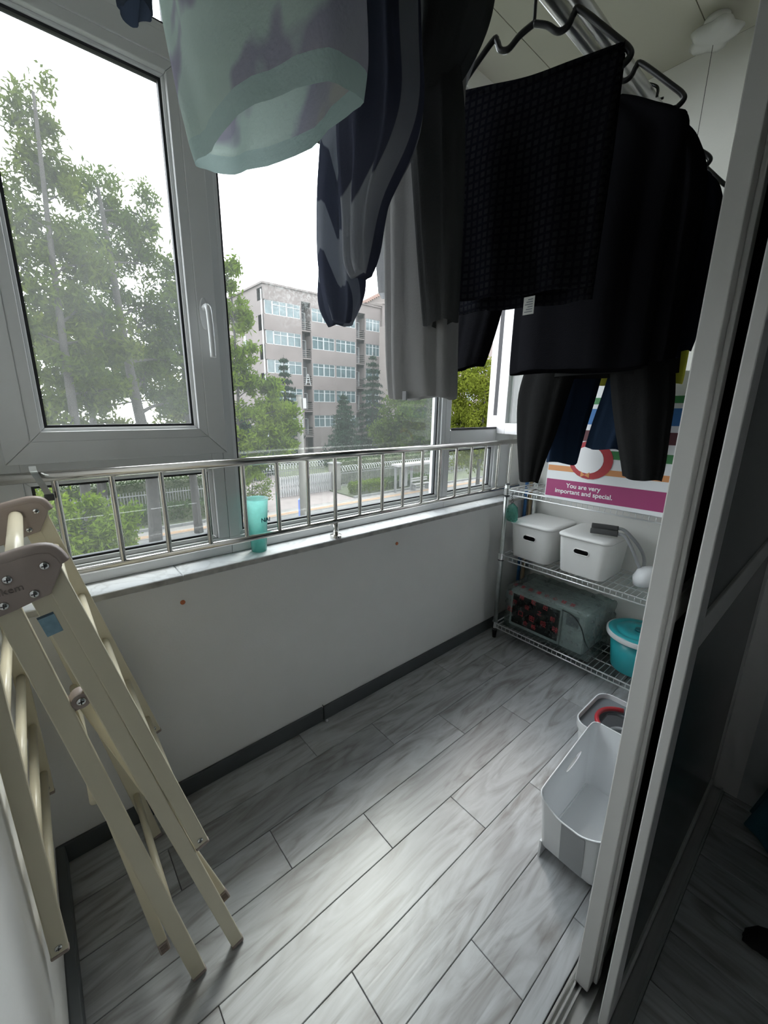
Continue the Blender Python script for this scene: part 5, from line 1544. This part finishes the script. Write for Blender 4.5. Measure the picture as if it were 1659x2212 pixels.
# ---- apartment block
YBd = 44.47
apt = empty('apartment_building', (29.3, 50, GZ), label='five storey pinkish grey apartment block with strip windows', cat='building')
wl_ = MB()
wl_.box(21.2, 37.45, 46.0, 57, GZ, 13.75)
floors = [10.86, 7.86, 4.86, 1.86, -1.14]
WH = 1.42
groups_ = [(22.2, 25.55), (27.05, 30.15), (30.35, 33.35), (35.0, 37.3)]
niches = [(25.7, 26.9), (33.45, 34.85)]
segs = [(21.2, 25.7), (26.9, 33.45), (34.85, 37.45)]
for a, b_ in segs:
    zs_ = [GZ]
    for zf in sorted(floors):
        wl_.box(a, b_, YBd, 46.0, zs_[-1], zf)
        zs_.append(zf+WH)
    wl_.box(a, b_, YBd, 46.0, zs_[-1], 13.75)
    wl_.box(a, b_, YBd+0.25, 46.0, GZ, 13.5)
for a, b_ in niches:
    wl_.box(a, b_, YBd, 46.0, 12.75, 13.75)
    for zf in floors: wl_.box(a, b_, YBd+0.1, 46.0, zf-1.2, zf-1.05)
wl_.box(21.0, 37.6, YBd-0.15, 57.1, 13.75, 13.95)
wl_.build('wall', 'facade', apt)
# piers between window groups
for zf in floors:
    for a, b_ in ((21.2, 22.2), (25.55, 25.7), (26.9, 27.05), (30.15, 30.35), (33.35, 33.45), (34.85, 35.0), (37.3, 37.45)):
        if a == 21.2: continue
        MB().box(a, b_, YBd, YBd+0.3, zf, zf+WH).build('pier', 'facade', apt)
wfr = None; pane_ = None
def far_window(a, b_, zf, ww=None):
    x = MB(); t = 0.05
    for q in ((a, b_, zf, zf+t), (a, b_, zf+WH-t, zf+WH), (a, b_, zf+WH*0.72-t/2, zf+WH*0.72+t/2)):
        x.box(q[0], q[1], YBd+0.05, YBd+0.13, q[2], q[3])
    for k in range(3):
        xx = a+(b_-a-t)*k/2
        x.box(xx, xx+t, YBd+0.045, YBd+0.135, zf, zf+WH)
    return x
protos = {}
for zf in floors:
    for a, b_ in groups_:
        mid = (a+b_)/2
        for c0, c1 in ((a, mid-0.02), (mid+0.02, b_)):
            wdt = round(c1-c0, 3)
            if wdt not in protos:
                f = far_window(c0, c1, zf).build('window', 'upvc_far', apt)
                p = MB().box(c0+0.02, c1-0.02, YBd+0.085, YBd+0.095, zf+0.02, zf+WH-0.02).build('pane', 'far_glass', f)
                protos[wdt] = (f, p, c0, zf)
            else:
                f0, p0, x0, z0 = protos[wdt]
                f = dup(f0, apt, (c0-x0, 0, zf-z0)); dup(p0, f)
    # corner window that wraps to the side wall
    f = MB().box(21.3, 21.36, YBd+0.1, YBd+0.16, zf, zf+WH).box(22.14, 22.2, YBd+0.1, YBd+0.16, zf, zf+WH).box(21.3, 22.2, YBd+0.1, YBd+0.16, zf+WH-.06, zf+WH).box(21.3, 22.2, YBd+0.1, YBd+0.16, zf, zf+.06).build('corner_window', 'upvc_far', apt)
    MB().box(21.32, 22.18, YBd+0.12, YBd+0.14, zf, zf+WH).build('pane', 'far_glass', f)
    for a, b_ in niches:
        MB().box(a+0.02, b_-0.02, 45.9, 45.98, zf-1.05, zf+WH+0.3).build('niche_back', 'niche_dark', apt)
        w_ = MB().box(a+0.5, a+0.55, 45.6, 45.9, zf-0.9, zf+1.0).box(b_-0.1, b_-0.05, 45.6, 45.9, zf-0.9, zf+1.0).box(a+0.5, b_-0.05, 45.6, 45.9, zf+0.95, zf+1.0).build('niche_frame', 'upvc_far', apt)
        for k in range(4):
            MB().box(a, b_, YBd+0.02, YBd+0.06, zf-0.95+0.22*k, zf-0.90+0.22*k).build('railing_bar', 'facade_side', apt)
MB().tube((21.0, 44.6, GZ), (21.0, 44.6, 13.2), 0.07, n=8).build('downpipe', 'upvc_far', apt)
for zf in (8.3, 5.2):
    MB().box(21.17, 21.2, 49.5, 50.2, zf-0.4, zf+0.9).build('side_window', 'far_glass', apt)
ldr = MB()
for s in (-1, 1):
    ldr.tube((26.3+s*0.32, YBd-0.05, 3.75), (26.3+s*0.06, YBd-0.02, 5.0), 0.035, n=5)
for k in range(3): ldr.box(26.3-0.24+0.06*k, 26.3+0.24-0.06*k, YBd-0.06, YBd-0.03, 4.05+0.28*k, 4.1+0.28*k)
ldr.build('white_ladder', 'upvc_far', apt)

blk = empty('tiled_roof_building', (48, 51, GZ), label='taller pinkish block with stepped tile parapet adjoining on the right', cat='building')
MB().box(37.46, 60, 44.2, 57, GZ, 14.3).build('wall', 'facade', blk)
MB().prism([(34.6, 44.35, 13.96), (38.4, 44.1, 16.0), (44, 44.1, 15.6), (60, 44.1, 15.6), (60, 44.1, 14.3), (37.46, 44.1, 14.3), (37.46, 44.2, 13.96)], (0, 1.2, 0)).build('parapet', 'facade_side', blk)
for k in range(13):
    f = k/12
    MB().box(34.6+3.9*f, 34.6+3.9*f+0.26, 43.95, 45.4, 13.96+2.06*f, 14.18+2.06*f).build('roof_tile', 'roof_tile', blk)
for zf in floors:
    for x in (38.6, 41.5, 45, 49, 53):
        f = MB().box(x, x+0.06, 44.1, 44.2, zf, zf+WH).box(x+1.24, x+1.3, 44.1, 44.2, zf, zf+WH).box(x+.62, x+.68, 44.1, 44.2, zf, zf+WH).box(x, x+1.3, 44.1, 44.2, zf, zf+.06).box(x, x+1.3, 44.1, 44.2, zf+WH-.06, zf+WH).build('window', 'upvc_far', blk)
        MB().box(x+.02, x+1.28, 44.15, 44.19, zf+.02, zf+WH-.02).build('pane', 'far_glass', f)
far = empty('red_roof_building', (44, 33, GZ), label='distant pink building with red roof seen through the open window', cat='building')
MB().box(33.5, 56, 30, 40, GZ, 10.5).build('wall', 'facade_side', far)
MB().prism([(33.0, 29.5, 10.5), (56.5, 29.5, 10.5), (56.5, 35, 13), (33.0, 35, 13)], (0, 0, 0.3)).build('roof', 'roof_tile', far)
for x in (35, 37.6, 40.2, 42.8, 45.4):
    for zf in (8.2, 5.2, 2.2):
        f = MB().box(x, x+1.5, 29.9, 30.0, zf, zf+0.1).box(x, x+1.5, 29.9, 30.0, zf+1.4, zf+1.5).box(x, x+.1, 29.9, 30, zf, zf+1.5).box(x+.7, x+.8, 29.9, 30, zf, zf+1.5).box(x+1.4, x+1.5, 29.9, 30, zf, zf+1.5).build('window', 'upvc_far', far)
        MB().box(x, x+1.5, 29.95, 29.98, zf, zf+1.5).build('pane', 'far_glass', f)
